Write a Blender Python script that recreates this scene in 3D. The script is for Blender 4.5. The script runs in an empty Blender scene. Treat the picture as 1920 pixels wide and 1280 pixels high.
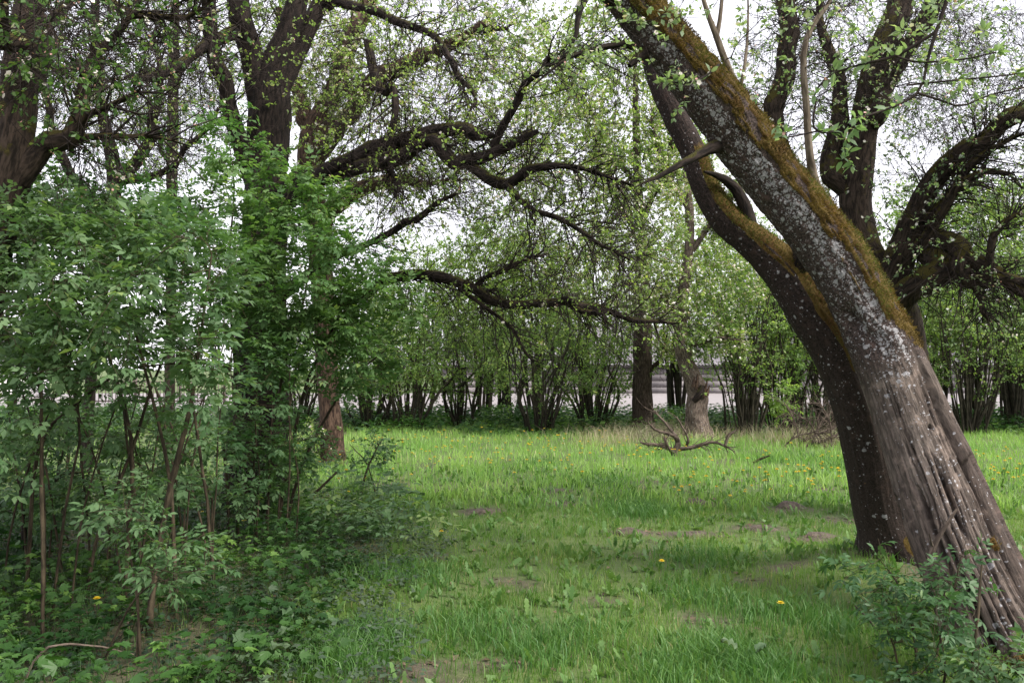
import bpy, math
import numpy as np

# ------------------------------------------------------------------ camera, sky, sun, exposure
SC = bpy.context.scene
COL = SC.collection
EYE, FPX, PITCH = 1.6, 1536.0, math.atan(50 / 1536)

cam_d = bpy.data.cameras.new('camera')
cam_d.lens, cam_d.sensor_width = 36 * FPX / 1920, 36
cam_d.clip_start, cam_d.clip_end = 0.05, 2000
cam = bpy.data.objects.new('camera', cam_d)
cam.location = (0, 0, EYE)
cam.rotation_euler = (math.pi / 2 + PITCH, 0, 0)
COL.objects.link(cam)
SC.camera = cam

SUN_DIR = np.array([0.62, -0.42, 0.80])
SUN_DIR = SUN_DIR / np.linalg.norm(SUN_DIR)
SUN_EL, SUN_AZ = math.asin(SUN_DIR[2]), math.atan2(SUN_DIR[0], SUN_DIR[1])
world = bpy.data.worlds.new('World')
SC.world = world
world.use_nodes = True
wn, wl = world.node_tree.nodes, world.node_tree.links
wn.clear()
sky = wn.new('ShaderNodeTexSky')
sky.sky_type = 'NISHITA'
sky.sun_disc = False
sky.sun_elevation, sky.sun_rotation = SUN_EL, SUN_AZ
sky.air_density, sky.dust_density = 1.0, 4.0
veil = wn.new('ShaderNodeMix')          # high, even, thin cloud over the whole sky
veil.data_type = 'RGBA'
veil.inputs[0].default_value = 0.82
veil.inputs[7].default_value = (6.6, 6.45, 6.9, 1)
wl.new(sky.outputs[0], veil.inputs[6])
cl_n = wn.new('ShaderNodeTexNoise')     # faint tone in the cloud sheet, the same all round
cl_n.inputs['Scale'].default_value, cl_n.inputs['Detail'].default_value = 3.0, 4
cl_t = wn.new('ShaderNodeTexCoord')
wl.new(cl_t.outputs['Generated'], cl_n.inputs['Vector'])
cl_m = wn.new('ShaderNodeMix')
cl_m.data_type = 'RGBA'
cl_m.inputs[6].default_value, cl_m.inputs[7].default_value = (5.2, 5.05, 5.5, 1), (7.6, 7.5, 7.8, 1)
wl.new(cl_n.outputs[0], cl_m.inputs[0])
wl.new(cl_m.outputs[2], veil.inputs[7])
bg = wn.new('ShaderNodeBackground')
bg.inputs['Strength'].default_value = 0.125
wl.new(veil.outputs[2], bg.inputs['Color'])
wo = wn.new('ShaderNodeOutputWorld')
wl.new(bg.outputs[0], wo.inputs['Surface'])

sun_d = bpy.data.lights.new('sun', 'SUN')
sun_d.energy, sun_d.angle, sun_d.color = 2.9, math.radians(26), (1.0, 0.95, 0.86)
sun = bpy.data.objects.new('sun', sun_d)
sun.rotation_euler = (math.pi / 2 - SUN_EL, 0, math.atan2(SUN_DIR[0], -SUN_DIR[1]))
sun.location = (0, 0, 30)
COL.objects.link(sun)

SC.view_settings.view_transform = 'Standard'
SC.view_settings.look = 'None'
SC.view_settings.gamma = 1.0
SC.view_settings.use_curve_mapping = False
SC.view_settings.exposure = 1.2
SC.render.engine = 'CYCLES'
SC.cycles.max_bounces = 6
SC.cycles.diffuse_bounces = 3
SC.cycles.glossy_bounces = 2
SC.cycles.transmission_bounces = 3
SC.cycles.transparent_max_bounces = 4
SC.cycles.use_denoising = True

# ------------------------------------------------------------------ numeric helpers
RNG = np.random.default_rng(11)


def nrm(v):
    return v / np.maximum(np.linalg.norm(v, axis=-1, keepdims=True), 1e-9)


def W(px, py, d):
    """photo pixel (1920 wide) at distance d in front of the lens -> world point"""
    xc, yc = (px - 960) / FPX * d, (640 - py) / FPX * d
    c, s = math.cos(PITCH), math.sin(PITCH)
    return np.array([xc, d * c - yc * s, EYE + d * s + yc * c])


def vnoise(p):
    p = np.asarray(p, float)
    i = np.floor(p).astype(np.int64)
    f = p - i
    u = f * f * (3 - 2 * f)

    def h(a, b, c):
        n = (a * 374761393 + b * 668265263 + c * 2147483647 + 974634) & 0xFFFFFFFF
        n = ((n ^ (n >> 13)) * 1274126177) & 0xFFFFFFFF
        n = (n ^ (n >> 16)) & 0xFFFF
        return n / 65535.0
    x, y, z = i[..., 0], i[..., 1], i[..., 2]
    r = 0
    for a in (0, 1):
        for b in (0, 1):
            for c in (0, 1):
                w = (u[..., 0] if a else 1 - u[..., 0]) * (u[..., 1] if b else 1 - u[..., 1]) * (u[..., 2] if c else 1 - u[..., 2])
                r = r + w * h(x + a, y + b, z + c)
    return r


def fbm(p, o=3):
    p = np.asarray(p, float)
    r, a, t = 0, 1.0, 0
    for k in range(o):
        r = r + a * vnoise(p * 2 ** k + 17.3 * k)
        t += a
        a *= 0.5
    return r / t


def n2(x, y, s, seed=0.0, o=3):
    return fbm(np.stack([np.asarray(x) * s, np.asarray(y) * s, np.full_like(np.asarray(x, float), seed)], -1), o)


def sstep(a, b, x):
    t = np.clip((x - a) / (b - a), 0, 1)
    return t * t * (3 - 2 * t)


SOIL = []  # x, y, rx, ry of bare earth
for (px, py, rx, ry) in [(1300, 1004, .42, .20), (1180, 1002, .30, .16), (1420, 992, .28, .2), (1530, 1012, .34, .22), (1480, 957, .30, .2),
                         (1305, 945, .28, .2), (840, 920, .3, .2), (905, 962, .3, .2), (760, 1265, .3, .16), (930, 1250, .2, .12), (800, 1045, .22, .15),
                         (1575, 975, .3, .25), (1470, 1080, .2, .15), (1130, 1130, .16, .1), (1060, 945, .2, .2), (1210, 905, .3, .2), (830, 1250, .18, .12)]:
    d = EYE * FPX / (py - 690)
    p = W(px, py, d)
    SOIL.append((p[0], p[1], rx, ry))


def gz(x, y):
    x, y = np.asarray(x, float), np.asarray(y, float)
    z = 0.07 * (n2(x, y, .35, 3.1) - .5) + 0.05 * (n2(x, y, 1.6, 9.0) - .5)
    z = z + .20 * np.exp(-(((x - 2.85) / .75) ** 2 + ((y - 6.35) / .75) ** 2))
    for k, (a, b, rx, ry) in enumerate(SOIL[:7]):
        z = z + (.02 if k not in (4,) else .05) * np.exp(-(((x - a) / (rx * .7)) ** 2 + ((y - b) / (ry * .8)) ** 2))
    far = sstep(24, 30, y)
    return z * (1 - far)


def soil(x, y):
    s = np.zeros_like(np.asarray(x, float))
    nz = n2(x, y, 3.0, 5.5) - .5
    for a, b, rx, ry in SOIL:
        s = np.maximum(s, sstep(1.25, .55, np.sqrt(((x - a) / rx) ** 2 + ((y - b) / ry) ** 2) + nz * 1.1))
    s = np.maximum(s, sstep(.68, .77, n2(x, y, 1.7, 41.0)) * .85)
    return s


def under_edge(y):
    """x of the line where the undergrowth on the left gives way to the meadow"""
    return np.interp(y, [3, 4.2, 6, 7.2, 8.2, 9.1, 11.7, 13], [-.80, -1.0, -1.25, -.88, -1.3, -1.6, -2.8, -4.5])


# ------------------------------------------------------------------ mesh helpers
def mesh_from(name, verts, faces, mats, attrs=None, smooth=True, mat_idx=None):
    """faces: list of int arrays (M,3) or (M,4)"""
    me = bpy.data.meshes.new(name)
    verts = np.ascontiguousarray(verts, dtype=np.float32).reshape(-1, 3)
    loops = np.concatenate([f.reshape(-1) for f in faces]).astype(np.int32)
    tot = np.concatenate([np.full(len(f), f.shape[1], np.int32) for f in faces])
    start = np.concatenate([[0], np.cumsum(tot)[:-1]]).astype(np.int32)
    me.vertices.add(len(verts))
    me.vertices.foreach_set('co', verts.reshape(-1))
    me.loops.add(len(loops))
    me.loops.foreach_set('vertex_index', loops)
    me.polygons.add(len(tot))
    me.polygons.foreach_set('loop_start', start)
    if smooth:
        me.polygons.foreach_set('use_smooth', np.ones(len(tot), bool))
    for m in (mats if isinstance(mats, (list, tuple)) else [mats]):
        me.materials.append(m)
    if mat_idx is not None:
        me.polygons.foreach_set('material_index', np.asarray(mat_idx, np.int32))
    for k, v in (attrs or {}).items():
        v = np.ascontiguousarray(v, dtype=np.float32)
        if v.ndim == 1:
            me.attributes.new(k, 'FLOAT', 'POINT').data.foreach_set('value', v)
        else:
            me.attributes.new(k, 'FLOAT_VECTOR', 'POINT').data.foreach_set('vector', v.reshape(-1))
    me.update(calc_edges=True)
    return me


class Soup:
    """collects vertex/face arrays for ONE mesh"""
    def __init__(self):
        self.v, self.f, self.a, self.n, self.m = [], [], {}, 0, []

    def add(self, v, faces, mi=0, **attrs):
        v = np.asarray(v, float).reshape(-1, 3)
        self.v.append(v)
        for f in faces:
            self.f.append(np.asarray(f) + self.n)
            self.m.append(np.full(len(f), mi))
        for k, a in attrs.items():
            self.a.setdefault(k, []).append(np.asarray(a, float))
        self.n += len(v)
        return self

    def mesh(self, name, mats, smooth=True):
        return mesh_from(name, np.concatenate(self.v), self.f, mats, {k: np.concatenate(a) for k, a in self.a.items()}, smooth, np.concatenate(self.m))


def link(name, me, parent=None, kind=None, loc=None):
    o = bpy.data.objects.new(name, me)
    COL.objects.link(o)
    if parent is not None:
        o.parent = parent
        if loc is None and parent.type == 'EMPTY':      # vertices are world coordinates, the thing's origin is at its base
            o.location = -parent.location
    if loc is not None:
        o.location = loc
    if kind:
        o['kind'] = kind
    return o


def thing(name, label, cat, loc=(0, 0, 0), group=None):
    o = bpy.data.objects.new(name, None)
    o.empty_display_size = .2
    o.location = tuple(float(c) for c in loc)
    COL.objects.link(o)
    return tag(o, label, cat, group)


def tag(o, label, cat, group=None):
    o['label'], o['category'] = label, cat
    if group:
        o['group'] = group
    return o


def copy_tree(src, parent=None):
    c = src.copy()
    COL.objects.link(c)
    c.parent = parent
    for ch in [x for x in bpy.data.objects if x.parent == src]:
        copy_tree(ch, c)
    return c


def frames(P):
    T = nrm(np.gradient(P, axis=1))
    ch = nrm(P[:, -1] - P[:, 0])
    ref = np.zeros_like(ch)
    ref[np.arange(len(ch)), np.argmin(np.abs(ch), axis=1)] = 1
    ref = np.broadcast_to(ref[:, None], T.shape)
    U = nrm(np.cross(T, ref))
    return T, U, np.cross(T, U)


def tubes(S, P, R, sides, rnd=None, mi=0):
    """P (N,K,3), R (N,K): N tapered tubes into soup S"""
    P, R = np.asarray(P, float), np.asarray(R, float)
    N, K = R.shape
    if N == 0:
        return
    T, U, V = frames(P)
    th = np.arange(sides) / sides * 2 * math.pi
    v = P[:, :, None] + R[:, :, None, None] * (np.cos(th)[None, None, :, None] * U[:, :, None] + np.sin(th)[None, None, :, None] * V[:, :, None])
    s = np.concatenate([np.zeros((N, 1)), np.cumsum(np.linalg.norm(np.diff(P, axis=1), axis=2), axis=1)], 1)
    rr = np.random.default_rng(N + K).random(N) * 50
    bk = np.stack([R[:, :, None] * np.cos(th) + rr[:, None, None], R[:, :, None] * np.sin(th), np.broadcast_to(s[:, :, None], (N, K, sides))], -1)
    idx = np.arange(N * K * sides).reshape(N, K, sides)
    a, b = idx[:, :-1], idx[:, 1:]
    q = np.stack([a, np.roll(a, -1, 2), np.roll(b, -1, 2), b], -1).reshape(-1, 4)
    if rnd is None:
        rnd = (rr / 50)
    S.add(v, [q], mi, bk=bk.reshape(-1, 3), rnd=np.repeat(rnd, K * sides))


def catmull(pts, n):
    pts = np.asarray(pts, float)
    e = np.concatenate([[2 * pts[0] - pts[1]], pts, [2 * pts[-1] - pts[-2]]])
    t = np.linspace(0, len(pts) - 1 - 1e-6, n)
    i = t.astype(int)
    f = (t - i)[:, None]
    a, b, c, d = e[i], e[i + 1], e[i + 2], e[i + 3]
    return .5 * ((2 * b) + (c - a) * f + (2 * a - 5 * b + 4 * c - d) * f ** 2 + (3 * b - a - 3 * c + d) * f ** 3)


def limb(spec, n=None, wob=.0, seed=0):
    """spec: (px, py, distance, width in px) -> (P, R)"""
    q = np.array([np.append(W(a, b, d), w / 2 * d / FPX) for a, b, d, w in spec])
    L = np.linalg.norm(np.diff(q[:, :3], axis=0), axis=1).sum()
    n = n or max(6, int(L / .10))
    c = catmull(q, n)
    P, R = c[:, :3].copy(), np.maximum(c[:, 3], .0015)
    if wob:
        s = np.linspace(0, L, n)
        for k in range(3):
            P[:, k] += wob * (fbm(np.stack([s * 2.2, np.full(n, seed + k * 7.7), np.full(n, 1.5)], -1), 3) - .5) * np.minimum(1, np.linspace(0, 4, n))
    if wob > .06:                       # crooked: the limb changes direction at old pruning knots
        kn = np.random.default_rng(int(seed * 10) + 5)
        m = max(3, int(L / .38))
        ks = np.concatenate([[0], np.sort(kn.uniform(.08, .97, m)), [1]]) * L
        ko = kn.normal(size=(m + 2, 3)) * .036
        ko[0] = 0
        s = np.linspace(0, L, n)
        for k in range(3):
            P[:, k] += np.interp(s, ks, ko[:, k]) * np.minimum(1, np.linspace(0, 5, n))
        for a in ks[1:-1]:
            R = R * (1 + .16 * np.exp(-((s - a) / .06) ** 2))
    return P, R


def resample(P, R, K):
    s = np.concatenate([[0], np.cumsum(np.linalg.norm(np.diff(P, axis=0), axis=1))])
    t = np.linspace(0, s[-1], K)
    return np.stack([np.interp(t, s, P[:, k]) for k in range(3)], 1), np.interp(t, s, R)


def bark_tube(S, P, R, sides=20, amp=.10, mi=0, seed=0, step=.055):
    """one rough limb: ridged, knotty surface"""
    L = np.linalg.norm(np.diff(P, axis=0), axis=1).sum()
    K = max(6, min(260, int(L / step)))
    P, R = resample(P, R, K)
    T, U, V = [a[0] for a in frames(P[None])]
    th = np.arange(sides) / sides * 2 * math.pi
    s = np.linspace(0, L, K)
    c, sn = np.cos(th)[None, :], np.sin(th)[None, :]
    rr = R[:, None]
    g = np.stack([np.broadcast_to(c * 2.2 + seed, (K, sides)), np.broadcast_to(sn * 2.2, (K, sides)), np.broadcast_to((s * 3.0)[:, None], (K, sides))], -1)
    k1 = fbm(g, 3) - .5
    g2 = g * np.array([2.6, 2.6, .8])
    k2 = np.abs(fbm(g2, 2) - .5) * 2
    r = rr * (1 + amp * 2.2 * k1 - amp * .9 * (.35 - np.minimum(k2, .35)))
    v = P[:, None] + r[..., None] * (c[..., None] * U[:, None] + sn[..., None] * V[:, None])
    bk = np.stack([np.broadcast_to(rr * c + seed, (K, sides)), np.broadcast_to(rr * sn, (K, sides)), np.broadcast_to(s[:, None], (K, sides))], -1)
    idx = np.arange(K * sides).reshape(K, sides)
    a, b = idx[:-1], idx[1:]
    q = np.stack([a, np.roll(a, -1, 1), np.roll(b, -1, 1), b], -1).reshape(-1, 4)
    S.add(v, [q], mi, bk=bk.reshape(-1, 3), rnd=np.full(K * sides, (seed * .37) % 1))


# leaf templates: unit length along +y, normal +z
def tpl(pts, tris):
    return np.array(pts, float), np.array(tris, int)


LEAF2 = tpl([(0, 0, 0), (-.27, .48, .05), (.27, .48, .05), (0, 1, -.05)], [(0, 2, 1), (1, 2, 3)])
LEAF4 = tpl([(0, 0, 0), (-.26, .45, .07), (0, .5, 0), (.26, .45, .07), (0, 1, -.10)], [(0, 2, 1), (0, 3, 2), (1, 2, 4), (2, 3, 4)])
LEAF8 = tpl([(0, 0, 0), (-.17, .22, .04), (0, .24, 0), (.17, .22, .04), (-.19, .58, .03), (0, .6, -.02), (.19, .58, .03), (0, 1, -.12)],
            [(0, 2, 1), (0, 3, 2), (1, 2, 5), (1, 5, 4), (2, 3, 6), (2, 6, 5), (4, 5, 7), (5, 6, 7)])
_l = [(0, 0, 0)]
for k, (a, r) in enumerate([(-1.9, .42), (-1.35, .62), (-1.0, .38), (-.62, .8), (-.3, .52), (0, 1.0), (.3, .52), (.62, .8), (1.0, .38), (1.35, .62), (1.9, .42)]):
    _l.append((math.sin(a) * r * .72, .25 + math.cos(a) * r * .72, .05 * (-1) ** k))
LOBED = tpl(_l, [(0, i + 1, i) for i in range(1, 11)])            # celandine: blunt lobes
_l = [(0, 0, 0)]
for k in range(9):
    y = .12 + .1 * k
    w = (.045 + .12 * math.sin(min(1, k / 7.0) * math.pi * .72)) * (1 if k % 2 else .5)
    _l += [(-w, y + (.0 if k % 2 else .05), .03), (w, y + (.0 if k % 2 else .05), .03)]
_l.append((0, 1.02, -.06))
TOOTH = tpl(_l, [(0, 2, 1)] + [t for k in range(8) for t in ((1 + 2 * k, 2 + 2 * k, 4 + 2 * k), (1 + 2 * k, 4 + 2 * k, 3 + 2 * k))] + [(17, 18, 19)])   # dandelion leaf
PENTA = tpl([(0, 0, -.12)] + [(.5 * math.sin(a), .5 * math.cos(a), .10) for a in np.arange(5) * 2 * math.pi / 5], [(0, i + 1, (i + 1) % 5 + 1) for i in range(5)])


def place(S, T, pos, axis, normal, size, rnd, mi=0, wid=None):
    V, F = T
    y = nrm(axis)
    x = nrm(np.cross(y, normal))
    z = np.cross(x, y)
    N = len(pos)
    if N == 0:
        return
    sx = size if wid is None else size * wid
    v = pos[:, None] + V[None, :, 0, None] * (x * sx[:, None])[:, None] + V[None, :, 1, None] * (y * size[:, None])[:, None] + V[None, :, 2, None] * (z * size[:, None])[:, None]
    f = (F[None] + (np.arange(N) * len(V))[:, None, None]).reshape(-1, 3)
    S.add(v, [f], mi, rnd=np.repeat(rnd, len(V)))


def rdir(n, rng):
    return nrm(rng.normal(size=(n, 3)))


# ------------------------------------------------------------------ growth helpers
def attach(skel, targets, rng, K=7, thin=.010, r_end=.0022, bend=.35, sag=.0, jit=.06, rmax=.05):
    """grow one branch from the nearest part of the skeleton to every target; skel = (pts, dirs, radii)"""
    sp, sd, sr = [np.array(a, float) for a in skel]
    m, n = len(sp), len(targets)
    cap = m + n * (K - 1)
    SP, SD, SR = np.zeros((cap, 3)), np.zeros((cap, 3)), np.zeros(cap)
    SP[:m], SD[:m], SR[:m] = sp, sd, sr
    d0 = np.array([np.min(np.linalg.norm(sp - t, axis=1)) for t in targets])
    Ps, Rs = [], []
    u = np.linspace(0, 1, K)[:, None]
    for j in np.argsort(d0):
        t = targets[j]
        dv = t - SP[:m]
        dd = np.linalg.norm(dv, axis=1)
        cost = dd * (1.25 - .45 * np.einsum('ij,ij->i', dv, SD[:m]) / np.maximum(dd, 1e-6))
        i = int(np.argmin(cost))
        s, L = SP[i], dd[i]
        if L < .05:
            continue
        c1 = s + SD[i] * L * bend + rng.normal(size=3) * jit * L
        c2 = t - (t - s) * .35 + rng.normal(size=3) * jit * 2 * L + np.array([0, 0, sag * L])
        P = (1 - u) ** 3 * s + 3 * (1 - u) ** 2 * u * c1 + 3 * (1 - u) * u ** 2 * c2 + u ** 3 * t
        P[1:-1] += rng.normal(size=(K - 2, 3)) * jit * .45 * L
        r0 = min(.72 * SR[i], thin * (.35 + L), rmax)
        r0 = max(r0, r_end)
        R = r0 + (r_end - r0) * u[:, 0] ** .8
        Ps.append(P)
        Rs.append(R)
        SP[m:m + K - 1], SR[m:m + K - 1] = P[1:], R[1:]
        SD[m:m + K - 1] = nrm(np.gradient(P, axis=0))[1:]
        m += K - 1
    return np.array(Ps), np.array(Rs)


def sprout(P, R, n, rng, length=(.15, .5), K=5, ang=(.5, 1.2), droop=.1, gnarl=.25, r0=.003, r1=.0011, t0=.15, up=0.):
    """n thin shoots off the branches P (N,K0,3)"""
    L = np.linalg.norm(np.diff(P, axis=1), axis=2).sum(1)
    i = rng.choice(len(P), n, p=L / L.sum())
    t = (t0 + (1 - t0) * rng.random(n)) * (P.shape[1] - 1 - 1e-6)
    k = t.astype(int)
    f = (t - k)[:, None]
    p = P[i, k] * (1 - f) + P[i, k + 1] * f
    tan = nrm(P[i, k + 1] - P[i, k])
    perp = nrm(np.cross(tan, rdir(n, rng)))
    a = rng.uniform(*ang, n)[:, None]
    d = nrm(tan * np.cos(a) + perp * np.sin(a) + np.array([0, 0, up]))
    ln = rng.uniform(*length, n) * rng.uniform(.6, 1.0, n)
    rr = np.minimum(R[i, k] * .8, r0 * (.6 + .8 * rng.random(n)))
    rr = np.maximum(rr, r1)
    out = [p]
    for q in range(K - 1):
        out.append(out[-1] + d * (ln / (K - 1))[:, None])
        d = nrm(d + rng.normal(size=(n, 3)) * gnarl + np.array([0, 0, -droop]))
    Pn = np.stack(out, 1)
    Rn = rr[:, None] + (r1 - rr)[:, None] * np.linspace(0, 1, K)[None]
    return Pn, Rn


def along(P, n, rng, t0=.3, t1=1.0):
    L = np.linalg.norm(np.diff(P, axis=1), axis=2).sum(1)
    i = rng.choice(len(P), n, p=L / L.sum())
    t = rng.uniform(t0, t1, n) * (P.shape[1] - 1 - 1e-6)
    k = t.astype(int)
    f = (t - k)[:, None]
    return P[i, k] * (1 - f) + P[i, k + 1] * f, nrm(P[i, k + 1] - P[i, k])


def clusters(SL, SB, pos, d, rng, nl=5, size=(.022, .042), blossom=.35, nb=3, bsize=(.022, .036), T=LEAF2, bud=.3):
    """leaf rosettes with blossom on short spurs"""
    n = len(pos)
    for q in range(nl):
        ax = nrm(d * .5 + rdir(n, rng) + np.array([0, 0, .25]))
        nm = nrm(rng.normal(size=(n, 3)) * .7 + np.array([0, 0, 1.0]))
        sz = rng.uniform(*size, n)
        place(SL, T, pos + ax * (sz * .12)[:, None], ax, nm, sz, rng.random(n), wid=rng.uniform(.9, 1.35, n))
    if SB is not None and blossom > 0:
        sel = rng.random(n) < blossom
        pb, m = pos[sel], sel.sum()
        for q in range(nb):
            off = rdir(m, rng) * .022 + np.array([0, 0, .012])
            nm = nrm(off + rdir(m, rng) * .01)
            isb = rng.random(m) < bud
            place(SB, PENTA, pb + off, nrm(np.cross(nm, rdir(m, rng))), nm, np.where(isb, .5, 1) * rng.uniform(*bsize, m), np.where(isb, .9, .1) + .1 * rng.random(m))


def ell(rng, cx, cy, rx, ry, d, dr, n, lo=.35):
    """n points in an ellipsoid given in photo pixels and metres of distance"""
    u = rdir(n, rng) * (lo + (1 - lo) * rng.random((n, 1)) ** (1 / 2.2))
    return np.array([W(cx + a * rx, cy - c * ry, d + b * dr) for a, b, c in u])


# ------------------------------------------------------------------ materials
def new_mat(name):
    m = bpy.data.materials.new(name)
    m.use_nodes = True
    nt = m.node_tree
    nt.nodes.clear()
    return m, nt.nodes, nt.links


def N(nodes, t, **kw):
    n = nodes.new('ShaderNode' + t)
    for k, v in kw.items():
        setattr(n, k, v)
    return n


def mixc(nd, lk, fac, a, b, blend='MIX'):
    m = N(nd, 'Mix', data_type='RGBA', blend_type=blend)
    for s, val in ((0, fac), (6, a), (7, b)):
        if hasattr(val, 'links'):
            lk.new(val, m.inputs[s])
        elif s == 0:
            m.inputs[0].default_value = val
        else:
            m.inputs[s].default_value = (*val, 1)
    return m.outputs[2]


def ramp(nd, lk, src, a, b):
    r = N(nd, 'MapRange', interpolation_type='SMOOTHSTEP')
    r.inputs['From Min'].default_value, r.inputs['From Max'].default_value = a, b
    lk.new(src, r.inputs['Value'])
    return r.outputs[0]


def attr(nd, name):
    return N(nd, 'Attribute', attribute_name=name)


def noise(nd, lk, vec, scale, detail=3, rough=.55):
    n = N(nd, 'TexNoise')
    n.inputs['Scale'].default_value, n.inputs['Detail'].default_value, n.inputs['Roughness'].default_value = scale, detail, rough
    if vec is not None:
        lk.new(vec, n.inputs['Vector'])
    return n.outputs[0]


def leaf_mat(name, c0, c1, c2=None, trans=.38, rough=.5, tcol=1.5):
    m, nd, lk = new_mat(name)
    a = attr(nd, 'rnd')
    col = mixc(nd, lk, a.outputs['Fac'], c0, c1)
    if c2:
        col = mixc(nd, lk, ramp(nd, lk, a.outputs['Fac'], .90, .93), col, c2)
    geo = N(nd, 'NewGeometry')
    nz = noise(nd, lk, geo.outputs['Position'], .8, 2)
    col = mixc(nd, lk, ramp(nd, lk, nz, .35, .7), col, mixc(nd, lk, 1.0, col, (.72, .82, .80), 'MULTIPLY'))
    p = N(nd, 'BsdfPrincipled')
    lk.new(col, p.inputs['Base Color'])
    p.inputs['Roughness'].default_value = rough
    p.inputs['Specular IOR Level'].default_value = .35
    t = N(nd, 'BsdfTranslucent')
    lk.new(mixc(nd, lk, 1.0, col, (tcol * 1.05, tcol * 1.15, tcol * .55), 'MULTIPLY'), t.inputs['Color'])
    mx = N(nd, 'MixShader')
    mx.inputs[0].default_value = trans
    lk.new(p.outputs[0], mx.inputs[1])
    lk.new(t.outputs[0], mx.inputs[2])
    o = N(nd, 'OutputMaterial')
    lk.new(mx.outputs[0], o.inputs['Surface'])
    return m


def bark_mat(name, dark, light, moss=0., moss_col=(.075, .072, .014), bump=.6, lichen=0., scale=1.):
    m, nd, lk = new_mat(name)
    bk = attr(nd, 'bk').outputs['Vector']
    mp = N(nd, 'Mapping')
    mp.inputs['Scale'].default_value = (1, 1, .22)
    lk.new(bk, mp.inputs['Vector'])
    fis = noise(nd, lk, mp.outputs[0], 42 * scale, 4, .65)
    big = noise(nd, lk, bk, 5 * scale, 3)
    col = mixc(nd, lk, ramp(nd, lk, fis, .36, .66), dark, light)
    col = mixc(nd, lk, ramp(nd, lk, big, .4, .7), col, mixc(nd, lk, 1.0, col, (.62, .60, .60), 'MULTIPLY'))
    h = fis
    if lichen:
        sp = noise(nd, lk, bk, 30 * scale, 3, .7)
        col = mixc(nd, lk, ramp(nd, lk, sp, .66 - lichen * .1, .70 - lichen * .1), col, (.34, .34, .33))
    if moss:
        geo = N(nd, 'NewGeometry')
        sx = N(nd, 'SeparateXYZ')
        lk.new(geo.outputs['Normal'], sx.inputs[0])
        mn = noise(nd, lk, bk, 7, 4, .6)
        ad = N(nd, 'Math', operation='MULTIPLY_ADD')
        ad.inputs[1].default_value = .5
        lk.new(sx.outputs['Z'], ad.inputs[0])
        lk.new(mn, ad.inputs[2])
        mk = ramp(nd, lk, ad.outputs[0], 1.0 - moss * .55, 1.12 - moss * .55)
        fine = noise(nd, lk, bk, 160, 2, .8)
        mc = mixc(nd, lk, ramp(nd, lk, fine, .3, .7), tuple(c * .45 for c in moss_col), tuple(c * 1.5 for c in moss_col))
        col = mixc(nd, lk, mk, col, mc)
        mh = N(nd, 'Mix', data_type='FLOAT')
        lk.new(mk, mh.inputs[0])
        lk.new(fis, mh.inputs[2])
        lk.new(fine, mh.inputs[3])
        h = mh.outputs[0]
    p = N(nd, 'BsdfPrincipled')
    lk.new(col, p.inputs['Base Color'])
    p.inputs['Roughness'].default_value = .9
    p.inputs['Specular IOR Level'].default_value = .2
    b = N(nd, 'Bump')
    b.inputs['Strength'].default_value, b.inputs['Distance'].default_value = bump, .02
    lk.new(h, b.inputs['Height'])
    lk.new(b.outputs[0], p.inputs['Normal'])
    o = N(nd, 'OutputMaterial')
    lk.new(p.outputs[0], o.inputs['Surface'])
    return m


def plain_mat(name, c0, c1, scale=6., rough=.85, bump=.2, coord='Object'):
    m, nd, lk = new_mat(name)
    tc = N(nd, 'TexCoord')
    nz = noise(nd, lk, tc.outputs[coord], scale, 5, .6)
    p = N(nd, 'BsdfPrincipled')
    lk.new(mixc(nd, lk, ramp(nd, lk, nz, .3, .7), c0, c1), p.inputs['Base Color'])
    p.inputs['Roughness'].default_value = rough
    b = N(nd, 'Bump')
    b.inputs['Strength'].default_value = bump
    b.inputs['Distance'].default_value = .02
    lk.new(nz, b.inputs['Height'])
    lk.new(b.outputs[0], p.inputs['Normal'])
    o = N(nd, 'OutputMaterial')
    lk.new(p.outputs[0], o.inputs['Surface'])
    return m


def ground_mat():
    m, nd, lk = new_mat('meadow soil')
    geo = N(nd, 'NewGeometry').outputs['Position']
    a = noise(nd, lk, geo, 9, 5, .7)
    b = noise(nd, lk, geo, 1.1, 4, .6)
    c = noise(nd, lk, geo, 60, 3, .7)
    col = mixc(nd, lk, ramp(nd, lk, a, .3, .7), (.034, .026, .017), (.085, .066, .046))
    col = mixc(nd, lk, ramp(nd, lk, c, .58, .68), col, (.13, .10, .07))
    so = attr(nd, 'soil').outputs['Fac']
    inv = N(nd, 'Math', operation='SUBTRACT')
    inv.inputs[0].default_value = 1
    lk.new(so, inv.inputs[1])
    green = mixc(nd, lk, ramp(nd, lk, b, .3, .7), (.050, .105, .016), (.095, .155, .026))
    col = mixc(nd, lk, inv.outputs[0], col, mixc(nd, lk, .68, col, green))
    p = N(nd, 'BsdfPrincipled')
    lk.new(col, p.inputs['Base Color'])
    p.inputs['Roughness'].default_value = .95
    bp = N(nd, 'Bump')
    bp.inputs['Strength'].default_value, bp.inputs['Distance'].default_value = .8, .03
    lk.new(a, bp.inputs['Height'])
    lk.new(bp.outputs[0], p.inputs['Normal'])
    o = N(nd, 'OutputMaterial')
    lk.new(p.outputs[0], o.inputs['Surface'])
    return m


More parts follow.
